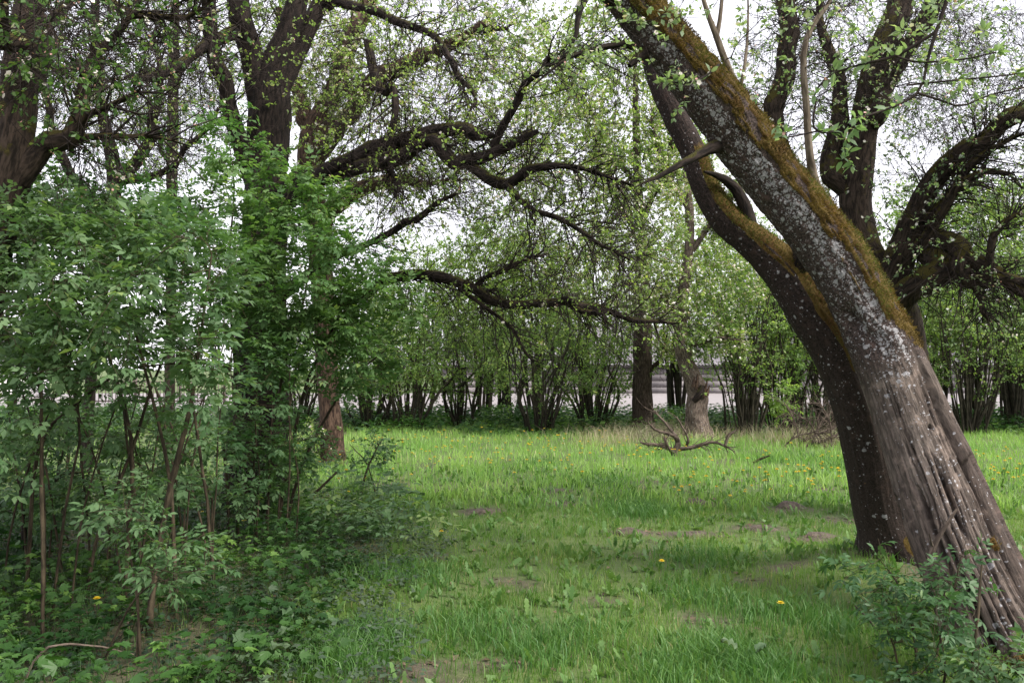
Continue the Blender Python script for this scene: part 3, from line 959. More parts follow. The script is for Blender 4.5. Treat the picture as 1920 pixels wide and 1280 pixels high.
# --- behind the leaning trunk: many-limbed mossy apple tree
tree('apple_tree', 'many limbed mossy apple tree standing right behind the leaning trunk',
     [(1730, 985, 8.8, 150), (1705, 860, 8.8, 118), (1685, 700, 8.8, 112), (1668, 600, 8.8, 112), (1652, 540, 8.8, 92), (1622, 470, 8.8, 64), (1607, 400, 8.8, 56), (1610, 300, 8.8, 56), (1628, 200, 8.8, 54), (1652, 100, 8.8, 54), (1684, 20, 8.8, 48), (1710, -90, 8.8, 38)],
     [[(1622, 250, 8.8, 36), (1655, 185, 8.6, 34), (1690, 125, 8.5, 34), (1740, 50, 8.4, 34), (1775, -20, 8.3, 30), (1800, -90, 8.2, 30)],
      [(1612, 380, 8.8, 44), (1568, 310, 8.9, 40), (1576, 220, 8.9, 30), (1576, 130, 9.0, 24), (1550, 55, 9.1, 16), (1540, -30, 9.2, 12)],
      [(1660, 560, 8.8, 80), (1690, 470, 8.5, 52), (1725, 380, 8.3, 42), (1780, 310, 8.1, 38), (1850, 262, 7.9, 34), (1925, 205, 7.7, 30), (2020, 150, 7.5, 24), (2110, 120, 7.4, 16), (2190, 95, 7.3, 8), (2260, 60, 7.2, 3)],
      [(1668, 590, 8.8, 60), (1700, 550, 8.5, 52), (1745, 525, 8.3, 50), (1770, 490, 8.2, 44), (1738, 468, 8.4, 36), (1705, 455, 8.7, 20)],
      [(1768, 498, 8.2, 30), (1800, 505, 8.2, 22), (1828, 512, 8.2, 14)],
      [(1745, 440, 8.3, 34), (1790, 455, 8.1, 34), (1812, 490, 8.0, 34), (1818, 535, 8.0, 30), (1880, 535, 7.9, 26), (1935, 550, 7.8, 20)],
      [(1810, 480, 8.0, 26), (1860, 505, 7.9, 24), (1900, 535, 7.8, 20), (1960, 560, 7.7, 14)],
      [(1690, 495, 8.5, 26), (1735, 455, 8.3, 21), (1775, 395, 8.1, 20), (1800, 358, 8.0, 17), (1850, 330, 7.9, 13), (1890, 322, 7.9, 8)],
      [(1735, 415, 8.3, 18), (1775, 360, 8.1, 17), (1830, 305, 7.9, 14), (1900, 265, 7.7, 8)],
      [(1640, 530, 8.8, 56), (1560, 440, 9.0, 36), (1490, 330, 9.1, 34), (1450, 240, 9.2, 36), (1457, 150, 9.2, 36), (1472, 60, 9.2, 33), (1492, -40, 9.2, 34)],
      [(1850, 520, 7.9, 14), (1870, 440, 7.8, 12), (1900, 405, 7.7, 9), (1960, 380, 7.6, 4)],
      [(1820, 520, 8.0, 13), (1850, 570, 7.9, 10), (1862, 605, 7.9, 5)],
      [(1650, 500, 8.8, 40), (1600, 430, 9.2, 40), (1560, 395, 9.4, 22), (1530, 380, 9.5, 8)]],
     [(1640, 90, 260, 140, 8.8, 1.3, 110), (1820, 150, 200, 170, 8.2, 1.2, 110), (2080, 140, 160, 150, 7.5, .9, 30), (1830, 430, 150, 130, 8.0, .7, 50), (1480, 180, 110, 180, 9.2, .8, 45), (1740, 300, 120, 120, 8.6, .9, 30)],
     55, bark='bark_moss', n_twig=3100, n_fine=4600, n_clu=3600, blossom=.30, twig_len=(.25, .9), droop=.24, gnarl=.30, size=(.026, .044), nl=4, nb=2, leaf='apple_grey', amp=.14)

# --- blossoming trees behind the meadow
tree('straight_tree', 'straight brown trunk at the far side of the meadow with pale spring foliage',
     [(1206, 808, 21, 50), (1205, 760, 21, 39), (1205, 640, 21, 35), (1204, 480, 21, 25), (1196, 350, 21, 18), (1192, 200, 21, 12), (1190, 60, 21, 6)],
     [[(1215, 700, 21, 10), (1232, 680, 20.9, 7), (1250, 655, 20.8, 4)], [(1203, 460, 21, 13), (1160, 380, 20.7, 9), (1120, 260, 20.4, 5)], [(1200, 420, 21, 13), (1250, 320, 20.8, 9), (1270, 200, 20.6, 5)],
      [(1198, 360, 21, 11), (1130, 250, 21.3, 7), (1080, 160, 21.5, 4)]],
     [(1160, 230, 200, 250, 20.5, 2.2, 300), (1040, 330, 160, 160, 20, 1.8, 130), (1080, 120, 150, 130, 20, 1.8, 80), (1240, 400, 130, 160, 20.6, 1.4, 110)],
     61, bark='bark_grey', n_twig=2000, n_fine=2600, n_clu=14500, blossom=.55, twig_len=(.35, 1.0), droop=.12, size=(.050, .085), nl=4, nb=2, bsize=(.045, .065), leaf='apple_leaf')
tree('broken_apple_tree', 'pale broken apple trunk with a rotten hollow, leaning beside the straight trunk',
     [(1312, 826, 18.8, 60), (1308, 800, 18.8, 46), (1306, 770, 18.8, 42), (1307, 738, 18.8, 42), (1296, 705, 18.8, 33), (1284, 670, 18.8, 30), (1276, 635, 18.8, 26), (1278, 580, 18.8, 22), (1287, 510, 18.8, 20), (1294, 440, 18.8, 18), (1292, 380, 18.8, 15), (1284, 300, 18.8, 8)],
     [[(1277, 640, 18.8, 18), (1310, 640, 18.5, 9), (1345, 632, 18.2, 6), (1390, 640, 18, 3)], [(1280, 600, 18.8, 14), (1240, 560, 18.6, 9), (1200, 555, 18.4, 5)],
      [(1297, 470, 18.8, 12), (1350, 400, 18.6, 9), (1400, 330, 18.4, 5)], [(1290, 390, 18.8, 12), (1240, 300, 18.9, 8), (1220, 200, 19, 4)]],
     [(1300, 590, 95, 55, 18.6, 1.0, 90), (1280, 420, 120, 150, 18.8, 1.6, 130), (1180, 520, 130, 90, 18.4, 1.2, 80), (1390, 500, 70, 90, 18.8, 1.0, 40)],
     67, bark='bark_pale', n_twig=1400, n_fine=1700, n_clu=9500, blossom=.50, twig_len=(.3, .8), droop=.22, size=(.042, .07), nl=4, nb=2, bsize=(.045, .06), amp=.16, leaf='apple_leaf')
bt = [o for o in bpy.data.objects if o.name.startswith('broken_apple_tree')][0]
S = Soup()
P, R = limb([(1300, 752, 18.55, 8), (1313, 738, 18.52, 16), (1316, 722, 18.55, 8)], wob=0)
bark_tube(S, P, R, 12, .3, 0, 2)
link('rotten_hollow', S.mesh('rotten_hollow', M['bark_dark']), bt)
S = Soup()
for k, (a, b) in enumerate([((1318, 745), (1327, 712)), ((1306, 730), (1309, 700)), ((1324, 740), (1331, 722)), ((1300, 725), (1303, 706))]):
    P, R = limb([(*a, 18.6, 9), ((a[0] + b[0]) / 2, (a[1] + b[1]) / 2, 18.58, 6), (*b, 18.6, 1.5)], n=7)
    bark_tube(S, P, R, 7, .3, 0, k)
link('splinters', S.mesh('splinters', M['bark_brown']), bt)

# --- the leaning old trunk in front
LT = thing('leaning_apple_tree', 'old leaning apple tree with mossy, lichen spotted bark and split bare wood', 'tree', (W(1900, 1240, 4.7)[0], 4.7, 0))


def old_trunk(spec, sides, K, seed, near=True):
    q = np.array([np.append(W(a, b, d), [w / 2 * d / FPX, b]) for a, b, d, w in spec])
    c = catmull(q, 900)
    s = np.concatenate([[0], np.cumsum(np.linalg.norm(np.diff(c[:, :3], axis=0), axis=1))])
    t = np.linspace(0, s[-1], K)
    c = np.stack([np.interp(t, s, c[:, k]) for k in range(5)], 1)
    P, R, PY = c[:, :3], c[:, 3], c[:, 4]
    T = nrm(np.gradient(P, axis=0))
    tc = nrm(np.array([0, 0, EYE]) - P)            # angle 0 is the side turned to where the photographer stood
    Uc = tc - T * np.einsum('ij,ij->i', T, tc)[:, None]
    U = nrm(Uc)
    V = np.cross(T, U)
    th = (lambda u: (.5 * u + .5 * u ** 3) * math.pi)(np.arange(sides) / sides * 2 - 1)
    TH, SS = np.meshgrid(th, t)
    py = np.broadcast_to(PY[:, None], TH.shape)
    deg = np.degrees(TH)
    c_, s_ = np.cos(TH), np.sin(TH)
    g = np.stack([c_ * 1.4 + seed, s_ * 1.4, SS * .9], -1)
    lump = fbm(g, 4) - .5
    g2 = np.stack([c_ * 6 + seed, s_ * 6, SS * .55], -1)
    ridg = 1 - np.abs(fbm(g2, 3) - .5) * 2
    g3 = np.stack([c_ * 9 + seed, s_ * 9, SS * np.where(py > 690, 2.0, 26.0)], -1)
    fine = fbm(g3, 3) - .5
    low = sstep(640, 720, py) if near else sstep(560, 700, py)         # stripped wood below
    lm = n2(SS, SS * 0, 1.3, seed) - .5
    r = 1 + .16 * lump + np.where(py > 690, .045, .11) * fine
    r = r + (ridg - .8) * ((.03 if near else .07) * low + .025 * (1 - low))
    bark = 1 - low
    pit = np.zeros_like(r)
    tone = .35 + .5 * n2(SS * 2, TH * 3, 1.0, seed + 3)
    if near:
        # split wood: long staves of unequal height with torn ends, dark gaps between some of them
        rs = np.random.default_rng(91)
        wav = 8 * (n2(SS, SS * 0, 2.2, 4.4) - .5) * 2
        bounds = np.array([-100, -84, -66, -55, -44, -33, -22, -14, -4, 5, 13, 24, 31, 40, 47, 74, 90])
        jag = fbm(np.stack([SS * 9, TH * 1.5, np.full_like(TH, 3.3)], -1), 4) - .5
        bend = 16 * (n2(SS, TH * .8, 1.5, 21.) - .5)
        dd = deg - wav * .6 - bend - jag * 5
        k_ = np.clip(np.searchsorted(bounds, dd), 0, len(bounds))
        nb_ = len(bounds) + 1
        cut = rs.uniform(820, 1150, nb_)
        o1, o2 = rs.uniform(-.035, .045, nb_), rs.uniform(-.085, .015, nb_)
        tj = 60 * (fbm(np.stack([dd * .35, SS * 2, np.full_like(TH, 6.1)], -1), 3) - .5)
        torn = (py + tj > cut[k_])
        stave = np.where(torn, o2[k_], o1[k_])
        st_on = sstep(690, 760, py)
        r = r + stave * st_on
        tone = np.where(py > 700, np.clip(.15 + .75 * rs.random(nb_)[k_] + np.where(torn, -.15, .12), 0, 1) * .6 + tone * .4, tone)
        near_b = np.min(np.abs(dd[..., None] - bounds), axis=-1)
        gap_on = rs.random(nb_)[k_] < .6
        ck = np.exp(-(near_b / 1.1) ** 2) * st_on * gap_on * sstep(.42, .55, n2(SS, k_ * 1.7, 1.8, 33.) + .25 * sstep(850, 1000, py))
        r = r - .13 * ck
        pit = ck
        roll = np.exp(-((deg - 62 - wav) / 10) ** 2) * sstep(630, 690, py)
        groove = np.exp(-((deg - 46 - wav) / 4) ** 2) * sstep(655, 720, py)
        rib = np.exp(-((deg + 60 - wav) / 8) ** 2) * sstep(700, 800, py)
        r = r + .11 * roll - .13 * groove + .10 * rib
        for a0, wd, dp, y0, y1, sd in [(8, 2.6, .30, 905, 1010, 3.), (-26, 2.6, .26, 930, 1080, 5.), (-12, 1.8, .2, 1000, 1230, 2.), (22, 1.8, .2, 1040, 1240, 4.)]:
            w2 = 9 * (n2(SS, SS * 0, 5., sd * 9.1, 4) - .5)
            r = r - dp * np.exp(-((deg - a0 - w2) / wd) ** 2) * sstep(y0 - 20, y0 + 30, py) * (1 - sstep(y1 - 20, y1 + 20, py))
        # pit and torn scar where a limb was lost
        hole = np.exp(-(((deg + 30) / 15) ** 2 + ((py - 588) / 26) ** 2))
        hole2 = np.exp(-(((deg + 10) / 22) ** 2 + ((py - 628) / 22) ** 2)) * (.4 + ridg * .6)
        knob = np.exp(-(((deg - 26) / 17) ** 2 + ((py - 640) / 26) ** 2))
        r = r - .34 * hole - .14 * hole2 + .10 * knob
        pit = np.maximum(pit, hole)
        dot = np.exp(-(((deg - 20) / 2.6) ** 2 + ((py - 817) / 5) ** 2))
        r = r - .2 * dot
        foot = sstep(1080, 1250, py)
        r = r * (1 + foot * .35 * (np.abs(np.sin(TH * 2.5 + .6)) - .35))
        mz = fbm(np.stack([c_ * 2.6, s_ * 2.6, SS * 2.2], -1), 4) - .5
        edge = np.interp(py, [-200, 0, 100, 250, 400, 560, 640, 690], [-8, -2, 8, 18, 14, 12, 34, 58])
        moss = sstep(-7, 7, deg - edge + mz * 120) * sstep(195, 150, deg) * (1 - sstep(640, 700, py + mz * 60))
        patch = np.exp(-(((deg - 40) / 10) ** 2 + ((py - 1045) / 14) ** 2)) + np.exp(-(((deg - 10) / 40) ** 2 + ((py - 1262) / 30) ** 2))
        moss = np.maximum(moss, sstep(.3, .6, patch))
        li = np.exp(-((deg - np.interp(py, [0, 200, 400, 600, 700], [-4, 0, 4, 2, 10])) / np.interp(py, [0, 200, 350, 600, 700], [24, 26, 34, 32, 26])) ** 2) * np.interp(py, [-100, 60, 170, 230, 420, 560, 640, 700, 760, 1250], [.35, .40, .6, .90, .95, 1.0, .85, .35, .10, .10])
        li = li * np.clip(3.2 * fbm(np.stack([c_ * 3.2 + 7, s_ * 3.2, SS * 6.0], -1), 3) - .85, .1, 1.15) * 1.15 + np.interp(py, [0, 600, 700, 800], [.15, .15, .05, .03]) * np.clip(2.6 * fbm(np.stack([c_ * 2.1 + 3, s_ * 2.1, SS * 2.2], -1), 3) - .5, .1, 1.8)
        lichen = np.clip(li, 0, 1) * (1 - moss)
        cus = fbm(np.stack([c_ * 6 + 2, s_ * 6, SS * 9], -1), 3)
        moss = moss * sstep(.40, .50, cus + .13 * sstep(20, 70, deg))
        r = r + moss * (.02 + .22 * np.maximum(0, cus - .38))
        bark = np.clip(bark + .7 * np.exp(-((deg - 75) / 18) ** 2), 0, 1)
    else:
        mz = fbm(np.stack([c_ * 2.6, s_ * 2.6, SS * 2.2], -1), 4) - .5
        moss = sstep(-9, 9, deg - 4 + mz * 90) * sstep(150, 110, deg) * sstep(230, 330, py) * (1 - sstep(660, 720, py + mz * 80)) * .9
        moss = np.maximum(moss, sstep(.3, .6, np.exp(-(((deg - 30) / 16) ** 2 + ((py - 1000) / 35) ** 2)) + mz * .9 - .25))
        lichen = .045 * np.clip(2.6 * fbm(np.stack([c_ * 2.1 + 3, s_ * 2.1, SS * 2.2], -1), 3) - .6, .1, 1.8)
        foot = sstep(960, 1040, py)
        r = r * (1 + foot * .3 * np.abs(np.sin(TH * 2)))
        bark = np.clip(1 - .25 * low, 0, 1)
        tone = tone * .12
    rr = R[:, None] * r
    v = P[:, None] + rr[..., None] * (c_[..., None] * U[:, None] + s_[..., None] * V[:, None])
    bk = np.stack([R[:, None] * c_ + seed, R[:, None] * s_, SS], -1)
    i = np.arange(K * sides).reshape(K, sides)
    a, b = i[:-1], i[1:]
    q4 = np.stack([a, np.roll(a, -1, 1), np.roll(b, -1, 1), b], -1).reshape(-1, 4)
    S = Soup()
    S.add(v, [q4], 0, bk=bk.reshape(-1, 3), rnd=np.zeros(v.size // 3), moss=moss.ravel(), lichen=lichen.ravel(), bark=bark.ravel(), tone=tone.ravel())
    nv = nrm(c_[..., None] * U[:, None] + s_[..., None] * V[:, None])
    return S, P, R, v, nv, moss, np.broadcast_to(T[:, None], v.shape)


near_spec = [(1925, 1300, 4.62, 300), (1892, 1230, 4.72, 215), (1852, 1140, 4.85, 184), (1800, 1015, 5.05, 168), (1756, 900, 5.25, 153), (1716, 800, 5.40, 136), (1678, 700, 5.5, 124), (1627, 590, 5.55, 110), (1577, 500, 5.55, 106), (1503, 400, 5.52, 102), (1420, 300, 5.5, 103), (1345, 200, 5.45, 104), (1262, 100, 5.4, 90), (1181, 0, 5.35, 83), (1080, -110, 5.3, 74), (980, -230, 5.25, 66), (900, -380, 5.2, 50)]
far_spec = [(1690, 1075, 6.35, 170), (1670, 1010, 6.3, 112), (1654, 950, 6.25, 104), (1638, 850, 6.15, 106), (1612, 750, 6.05, 104), (1572, 660, 6.0, 98), (1528, 590, 6.0, 96), (1482, 520, 6.05, 88), (1422, 462, 6.1, 66), (1362, 412, 6.15, 58), (1322, 350, 6.2, 50), (1297, 280, 6.25, 47), (1264, 215, 6.3, 45), (1236, 150, 6.35, 42), (1212, 60, 6.4, 38), (1195, -60, 6.4, 32), (1185, -200, 6.4, 22)]
rng = np.random.default_rng(5)
fuzz = Soup()
sk_parts = []
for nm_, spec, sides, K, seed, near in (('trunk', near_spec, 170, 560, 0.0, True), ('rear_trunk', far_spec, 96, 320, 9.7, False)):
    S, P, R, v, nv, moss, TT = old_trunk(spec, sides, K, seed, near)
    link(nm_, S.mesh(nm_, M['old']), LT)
    sk_parts.append((P, R, .62))
    # moss tufts standing on the mossy skin
    w = (moss > .55).ravel()
    pool = np.nonzero(w)[0]
    n = 42000 if near else 8000
    pk = rng.choice(pool, n)
    base = v.reshape(-1, 3)[pk] + rng.normal(size=(n, 3)) * .009
    ax = nrm(nv.reshape(-1, 3)[pk] + rdir(n, rng) * .75 + np.array([0, 0, .15]))
    place(fuzz, LEAF2, base - ax * .004, ax, rdir(n, rng), rng.uniform(.010, .026, n), np.where(fbm(base * 5 + 40, 2) + rng.normal(size=n) * .05 > (.60 if near else .42), .96, np.clip(fbm(base * 9, 3) * 2.4 - .75 + rng.normal(size=n) * .2, 0, .89)), wid=np.full(n, .45))
link('moss', fuzz.mesh('moss', M['moss']), LT, 'stuff')

for nm_, sp, bk_, wb in [
        ('limb', [(1478, 545, 6.05, 60), (1505, 490, 5.95, 50), (1532, 445, 5.85, 46), (1560, 400, 5.75, 30)], 'bark_dark', 0),
        ('dead_snag', [(1440, 500, 6.15, 40), (1408, 450, 6.1, 34), (1402, 405, 6.1, 27), (1383, 358, 6.08, 22), (1352, 332, 6.05, 15), (1320, 322, 6.0, 4)], 'bark_dark', 0),
        ('broken_branch', [(1380, 262, 5.55, 46), (1350, 272, 5.42, 30), (1322, 283, 5.34, 19), (1296, 299, 5.28, 16), (1268, 312, 5.22, 13), (1240, 329, 5.17, 9), (1215, 339, 5.13, 6), (1190, 352, 5.1, 2)], 'bark_dark', .03),
        ('stub', [(1212, 98, 5.35, 22), (1194, 110, 5.3, 17), (1180, 124, 5.27, 9)], 'bark_dark', 0),
        ('limb', [(1150, 0, 5.3, 28), (1100, -12, 5.1, 20), (1080, 30, 5.0, 12), (1075, 70, 4.95, 8), (1050, 110, 4.9, 4)], 'bark_dark', .05),
        ('limb', [(1215, 110, 5.4, 14), (1170, 84, 5.3, 11), (1110, 92, 5.2, 9), (1050, 120, 5.1, 6), (1000, 160, 5.0, 3)], 'bark_dark', .05),
        ('water_shoot', [(1555, 405, 5.5, 24), (1530, 350, 5.45, 19), (1516, 280, 5.4, 15), (1511, 190, 5.38, 13), (1506, 100, 5.36, 11), (1525, 45, 5.36, 10), (1555, 5, 5.35, 8), (1580, -60, 5.35, 6)], 'twig_pale', .02),
        ('water_shoot', [(1380, 165, 5.42, 17), (1358, 112, 5.40, 14), (1340, 60, 5.38, 12), (1325, 20, 5.36, 9), (1310, -40, 5.36, 7)], 'twig_pale', .02),
        ('water_shoot', [(1343, 70, 5.39, 10), (1350, 30, 5.4, 8), (1356, -30, 5.4, 6)], 'twig_pale', .02),
        ('water_shoot', [(1385, 185, 5.5, 8), (1397, 110, 5.55, 6), (1402, 30, 5.6, 4), (1400, -30, 5.6, 3)], 'twig_pale', .02),
        ('limb', [(1060, -130, 5.3, 44), (1150, -200, 4.8, 34), (1300, -180, 4.4, 26), (1500, -120, 4.1, 18), (1700, -60, 3.9, 12), (1850, -20, 3.8, 7)], 'bark_dark', .06),
        ('limb', [(980, -230, 5.25, 44), (900, -200, 4.9, 34), (800, -150, 4.7, 24), (700, -120, 4.6, 14)], 'bark_dark', .06)]:
    P, R = limb(sp, wob=wb, seed=len(bpy.data.objects))
    S = Soup()
    bark_tube(S, P, R, 16, .12, 0, len(bpy.data.objects) % 17, step=.02)
    link(nm_, S.mesh(nm_, M[bk_]), LT)
    if nm_ in ('limb', 'water_shoot') and sp[0][1] < 430:
        sk_parts.append((P, R, .15))

# leafy shoots of the leaning tree: some hang into view at the upper right
tw = Soup()
hang = []
for sp in [[(1790, -40, 3.9, 9), (1755, 60, 3.9, 7), (1738, 120, 3.9, 6), (1722, 175, 3.9, 5), (1660, 205, 3.9, 4.5), (1604, 220, 3.85, 3)],
           [(1722, 175, 3.9, 5), (1770, 190, 3.88, 4), (1805, 200, 3.86, 4), (1860, 180, 3.84, 3.5), (1925, 165, 3.82, 3)],
           [(1755, 60, 3.9, 6), (1680, 105, 3.95, 6), (1620, 120, 4.0, 5), (1560, 140, 4.05, 4), (1530, 170, 4.1, 3.5), (1524, 185, 4.1, 3)],
           [(1680, 105, 3.95, 4), (1720, 116, 3.9, 4), (1800, 112, 3.85, 3.5), (1870, 98, 3.8, 3)],
           [(1700, 160, 3.9, 4), (1800, 150, 3.9, 3.5), (1900, 140, 3.9, 3), (1960, 130, 3.9, 3)],
           [(1530, 190, 4.1, 4), (1524, 235, 4.1, 4), (1540, 250, 4.1, 3), (1575, 250, 4.1, 3), (1585, 285, 4.08, 3)],
           [(1575, 248, 4.1, 3.5), (1540, 246, 4.1, 3), (1490, 256, 4.1, 3), (1462, 258, 4.1, 2.5)],
           [(1348, 122, 5.1, 5), (1325, 142, 5.0, 4), (1300, 154, 4.95, 3.5), (1270, 155, 4.9, 3), (1240, 148, 4.88, 2.5)]]:
    P, R = limb(sp, n=24, wob=.02, seed=len(hang))
    P, R = resample(P, R, 12)
    tubes(tw, P[None], R[None], 6)
    hang.append(P)
hang = np.array(hang)
tg = np.concatenate([ell(rng, 1250, 60, 200, 120, 5.0, .6, 16), ell(rng, 1050, 20, 200, 140, 4.9, .5, 36), ell(rng, 1650, -60, 300, 120, 4.2, .5, 40), ell(rng, 900, -200, 320, 160, 5.0, 1.0, 30), ell(rng, 1350, -350, 420, 180, 5.2, 1.5, 30), ell(rng, 1560, 60, 90, 90, 5.3, .3, 10)])
Pb, Rb = attach(skeleton(sk_parts), tg, rng, thin=.008, jit=.08)
tubes(tw, Pb, Rb, 5)
Pt, Rt = sprout(Pb, Rb, 900, rng, (.15, .5), 5, droop=.16, gnarl=.28, r0=.003)
tubes(tw, Pt, Rt, 3)
link('twigs', tw.mesh('twigs', M['twig']), LT, 'stuff')
SL, SB = Soup(), Soup()
p1, d1 = along(Pt, 1100, rng)
clusters(SL, SB, p1, d1, rng, 5, (.025, .045), .3, 2, T=LEAF4)
hp, hd = along(hang, 46, rng, .2)
cl = [W(1455, 238, 4.08), W(1585, 262, 4.06), W(1600, 240, 4.06), W(1580, 300, 4.06), W(1598, 310, 4.06), W(1528, 178, 4.08), W(1782, 182, 3.86), W(1250, 150, 4.86), W(1275, 152, 4.88), W(1800, 175, 3.84), W(1565, 135, 4.02), W(1240, 155, 4.86), W(1605, 222, 3.84), W(1590, 285, 4.06), W(1470, 250, 4.08), W(1870, 100, 3.8), W(1625, 100, 3.98), W(1690, 60, 3.96), W(1845, 60, 3.84)]
cl = np.array(cl)
clusters(SL, SB, np.concatenate([hp, cl, cl + .01]), np.concatenate([hd, rdir(len(cl) * 2, rng)]), rng, 4, (.035, .062), .18, 2, T=LEAF8, bud=.8)
cr = link('crown', SL.mesh('crown', M['apple_grey']), LT, 'stuff')
link('blossoms', SB.mesh('blossoms', M['blossom']), cr, 'stuff')


# ------------------------------------------------------------------ elder bushes
def compound(S, pos, axis, normal, size, rng, T, mi=0):
    """pinnate leaf: five leaflets"""
    n = len(pos)
    y = nrm(axis)
    x = nrm(np.cross(y, normal))
    z = np.cross(x, y)
    rb = rng.random(n)
    for t, a, sc in ((.38, 1.05, .72), (.38, -1.05, .72), (.72, .85, .85), (.72, -.85, .85), (.86, 0, 1.0)):
        d = nrm(y * math.cos(a) + x * math.sin(a) - z * (.12 + .2 * rng.random(n))[:, None] + rng.normal(size=(n, 3)) * .10)
        p = pos + y * (size * t)[:, None]
        place(S, T, p, d, nrm(z + rng.normal(size=(n, 3)) * .22), size * sc * .62 * rng.uniform(.85, 1.1, n), np.clip(rb * .8 + rng.normal(size=n) * .1 + .05, 0, .999), mi, wid=rng.uniform(.85, 1.15, n))


def elder(name, label, stems, env, seed, n_leaf, size=(.10, .16), leaf='elder', T=LEAF8, n_twig=260, group=None, category='bush', thin=.006, drop=.02):
    rng = np.random.default_rng(seed)
    parts, S0 = [], []
    for k, sp in enumerate(stems):
        gy = 690 + EYE * FPX / sp[0][2] + 10
        sp = ([(sp[0][0] + (sp[0][0] - sp[1][0]) * (gy - sp[0][1]) / max(40, sp[0][1] - sp[1][1]) * .5, gy, sp[0][2], sp[0][3] * 1.1)] if sp[0][1] < gy - 12 else []) + list(sp)
        sp = [(a, b, d, w * .56) for a, b, d, w in sp]
        parts.append((*limb(sp, wob=.055, seed=seed + k * 2.1), .35))
    b = parts[0][0][0]
    t = thing(name, label, category, (b[0], b[1], float(gz(b[0], b[1]))), group)
    for P, R, _ in parts:
        S = Soup()
        P, R = resample(P, R, max(8, len(P) // 2))
        tubes(S, P[None], R[None], 7)
        link('stem', S.mesh('stem', M['elder_stem']), t)
    tg = np.concatenate([ell(rng, *e) for e in env])
    Pb, Rb = attach(skeleton(parts), tg, rng, thin=thin, r_end=.0018, sag=.05, jit=.04, bend=.4)
    S = Soup()
    tubes(S, Pb, Rb, 4)
    Pt, Rt = sprout(Pb, Rb, n_twig, rng, (.10, .32), 4, ang=(.4, 1.0), droop=.0, gnarl=.12, r0=.003, up=.25)
    tubes(S, Pt, Rt, 3)
    link('twigs', S.mesh('twigs', M['elder_stem']), t, 'stuff')
    SL = Soup()
    p1, d1 = along(Pb, n_leaf // 3, rng, .45)
    p2, d2 = along(Pt, n_leaf - n_leaf // 3, rng, .25)
    p, d = np.concatenate([p1, p2]), np.concatenate([d1, d2])
    n = len(p)
    ax = nrm(nrm(np.cross(d, rdir(n, rng))) * .9 + d * .55 + np.array([0, 0, .05]) - np.array([0, 0, drop]))
    ax[:, 2] *= .55
    compound(SL, p, nrm(ax), nrm(np.array([0, 0, 1.0]) + rng.normal(size=(n, 3)) * .32), rng.uniform(*size, n), rng, T)
    link('foliage', SL.mesh('foliage', M[leaf]), t, 'stuff')
    return t


elder('elder_bush', 'large elder bush at the left with arching brown stems, hiding the yard',
      [[(285, 1115, 4.9, 22), (318, 915, 4.9, 19), (345, 800, 4.9, 17), (362, 715, 4.9, 14), (380, 600, 4.8, 9), (395, 480, 4.7, 5)],
       [(330, 1075, 5.0, 14), (321, 905, 5.0, 13), (300, 800, 5.0, 11), (270, 680, 5.0, 9), (240, 560, 4.9, 6), (215, 440, 4.8, 4)],
       [(82, 1060, 5.2, 10), (79, 900, 5.2, 9), (76, 760, 5.2, 8), (60, 620, 5.0, 6), (50, 480, 4.8, 4)],
       [(240, 960, 5.6, 14), (247, 850, 5.6, 13), (225, 740, 5.6, 11), (180, 640, 5.5, 8), (120, 520, 5.3, 5)],
       [(190, 980, 5.6, 12), (240, 860, 5.6, 11), (280, 740, 5.6, 10), (330, 600, 5.5, 8), (350, 430, 5.4, 5)],
       [(60, 950, 5.4, 13), (75, 830, 5.4, 12), (140, 760, 5.3, 10), (230, 700, 5.1, 8), (330, 680, 4.9, 5), (420, 690, 4.8, 3)],
       [(255, 940, 5.7, 10), (236, 820, 5.7, 9), (215, 700, 5.7, 8), (160, 560, 5.6, 6), (150, 420, 5.6, 4)],
       [(395, 1000, 5.8, 11), (372, 850, 5.8, 10), (350, 700, 5.8, 8), (320, 520, 5.7, 5)],
       [(120, 960, 5.3, 9), (150, 830, 5.3, 8), (130, 700, 5.2, 7), (80, 560, 5.0, 5)]]
      + [[(a, 1000, d, w), (a + k * 30, 880, d, w * .9), (a + k * 75, 760, d, w * .8), (a + k * 100 + 20 * (-1) ** i, 640, d - .1, w * .6), (a + k * 110, 520, d - .2, w * .35)]
         for i, (a, k, d, w) in enumerate([(20, 1.0, 5.5, 7), (110, -.8, 5.7, 8), (150, .9, 5.4, 7), (165, -.3, 6.0, 8), (205, .6, 6.1, 6), (215, -1.0, 5.8, 7), (270, .5, 6.2, 8), (285, -.7, 6.0, 6), (300, 1.0, 5.9, 7), (340, -.5, 6.3, 8), (350, .4, 6.0, 6), (380, -1.0, 6.4, 7), (400, .2, 6.2, 6), (95, .5, 6.2, 6), (45, -.4, 6.0, 7)])],
      [(200, 560, 260, 180, 5.0, .9, 120), (60, 560, 160, 190, 4.7, .6, 60), (330, 520, 130, 190, 5.2, .7, 70), (380, 690, 70, 90, 4.7, .3, 18), (100, 420, 160, 90, 5.3, .7, 45), (150, 700, 150, 60, 5.2, .5, 24), (20, 800, 80, 120, 4.6, .4, 12), (150, 820, 170, 60, 5.8, .4, 26), (330, 850, 110, 70, 5.9, .4, 22), (210, 930, 190, 50, 5.9, .4, 22)],
      101, 4600, n_twig=1100, T=LEAF4, size=(.075, .125))
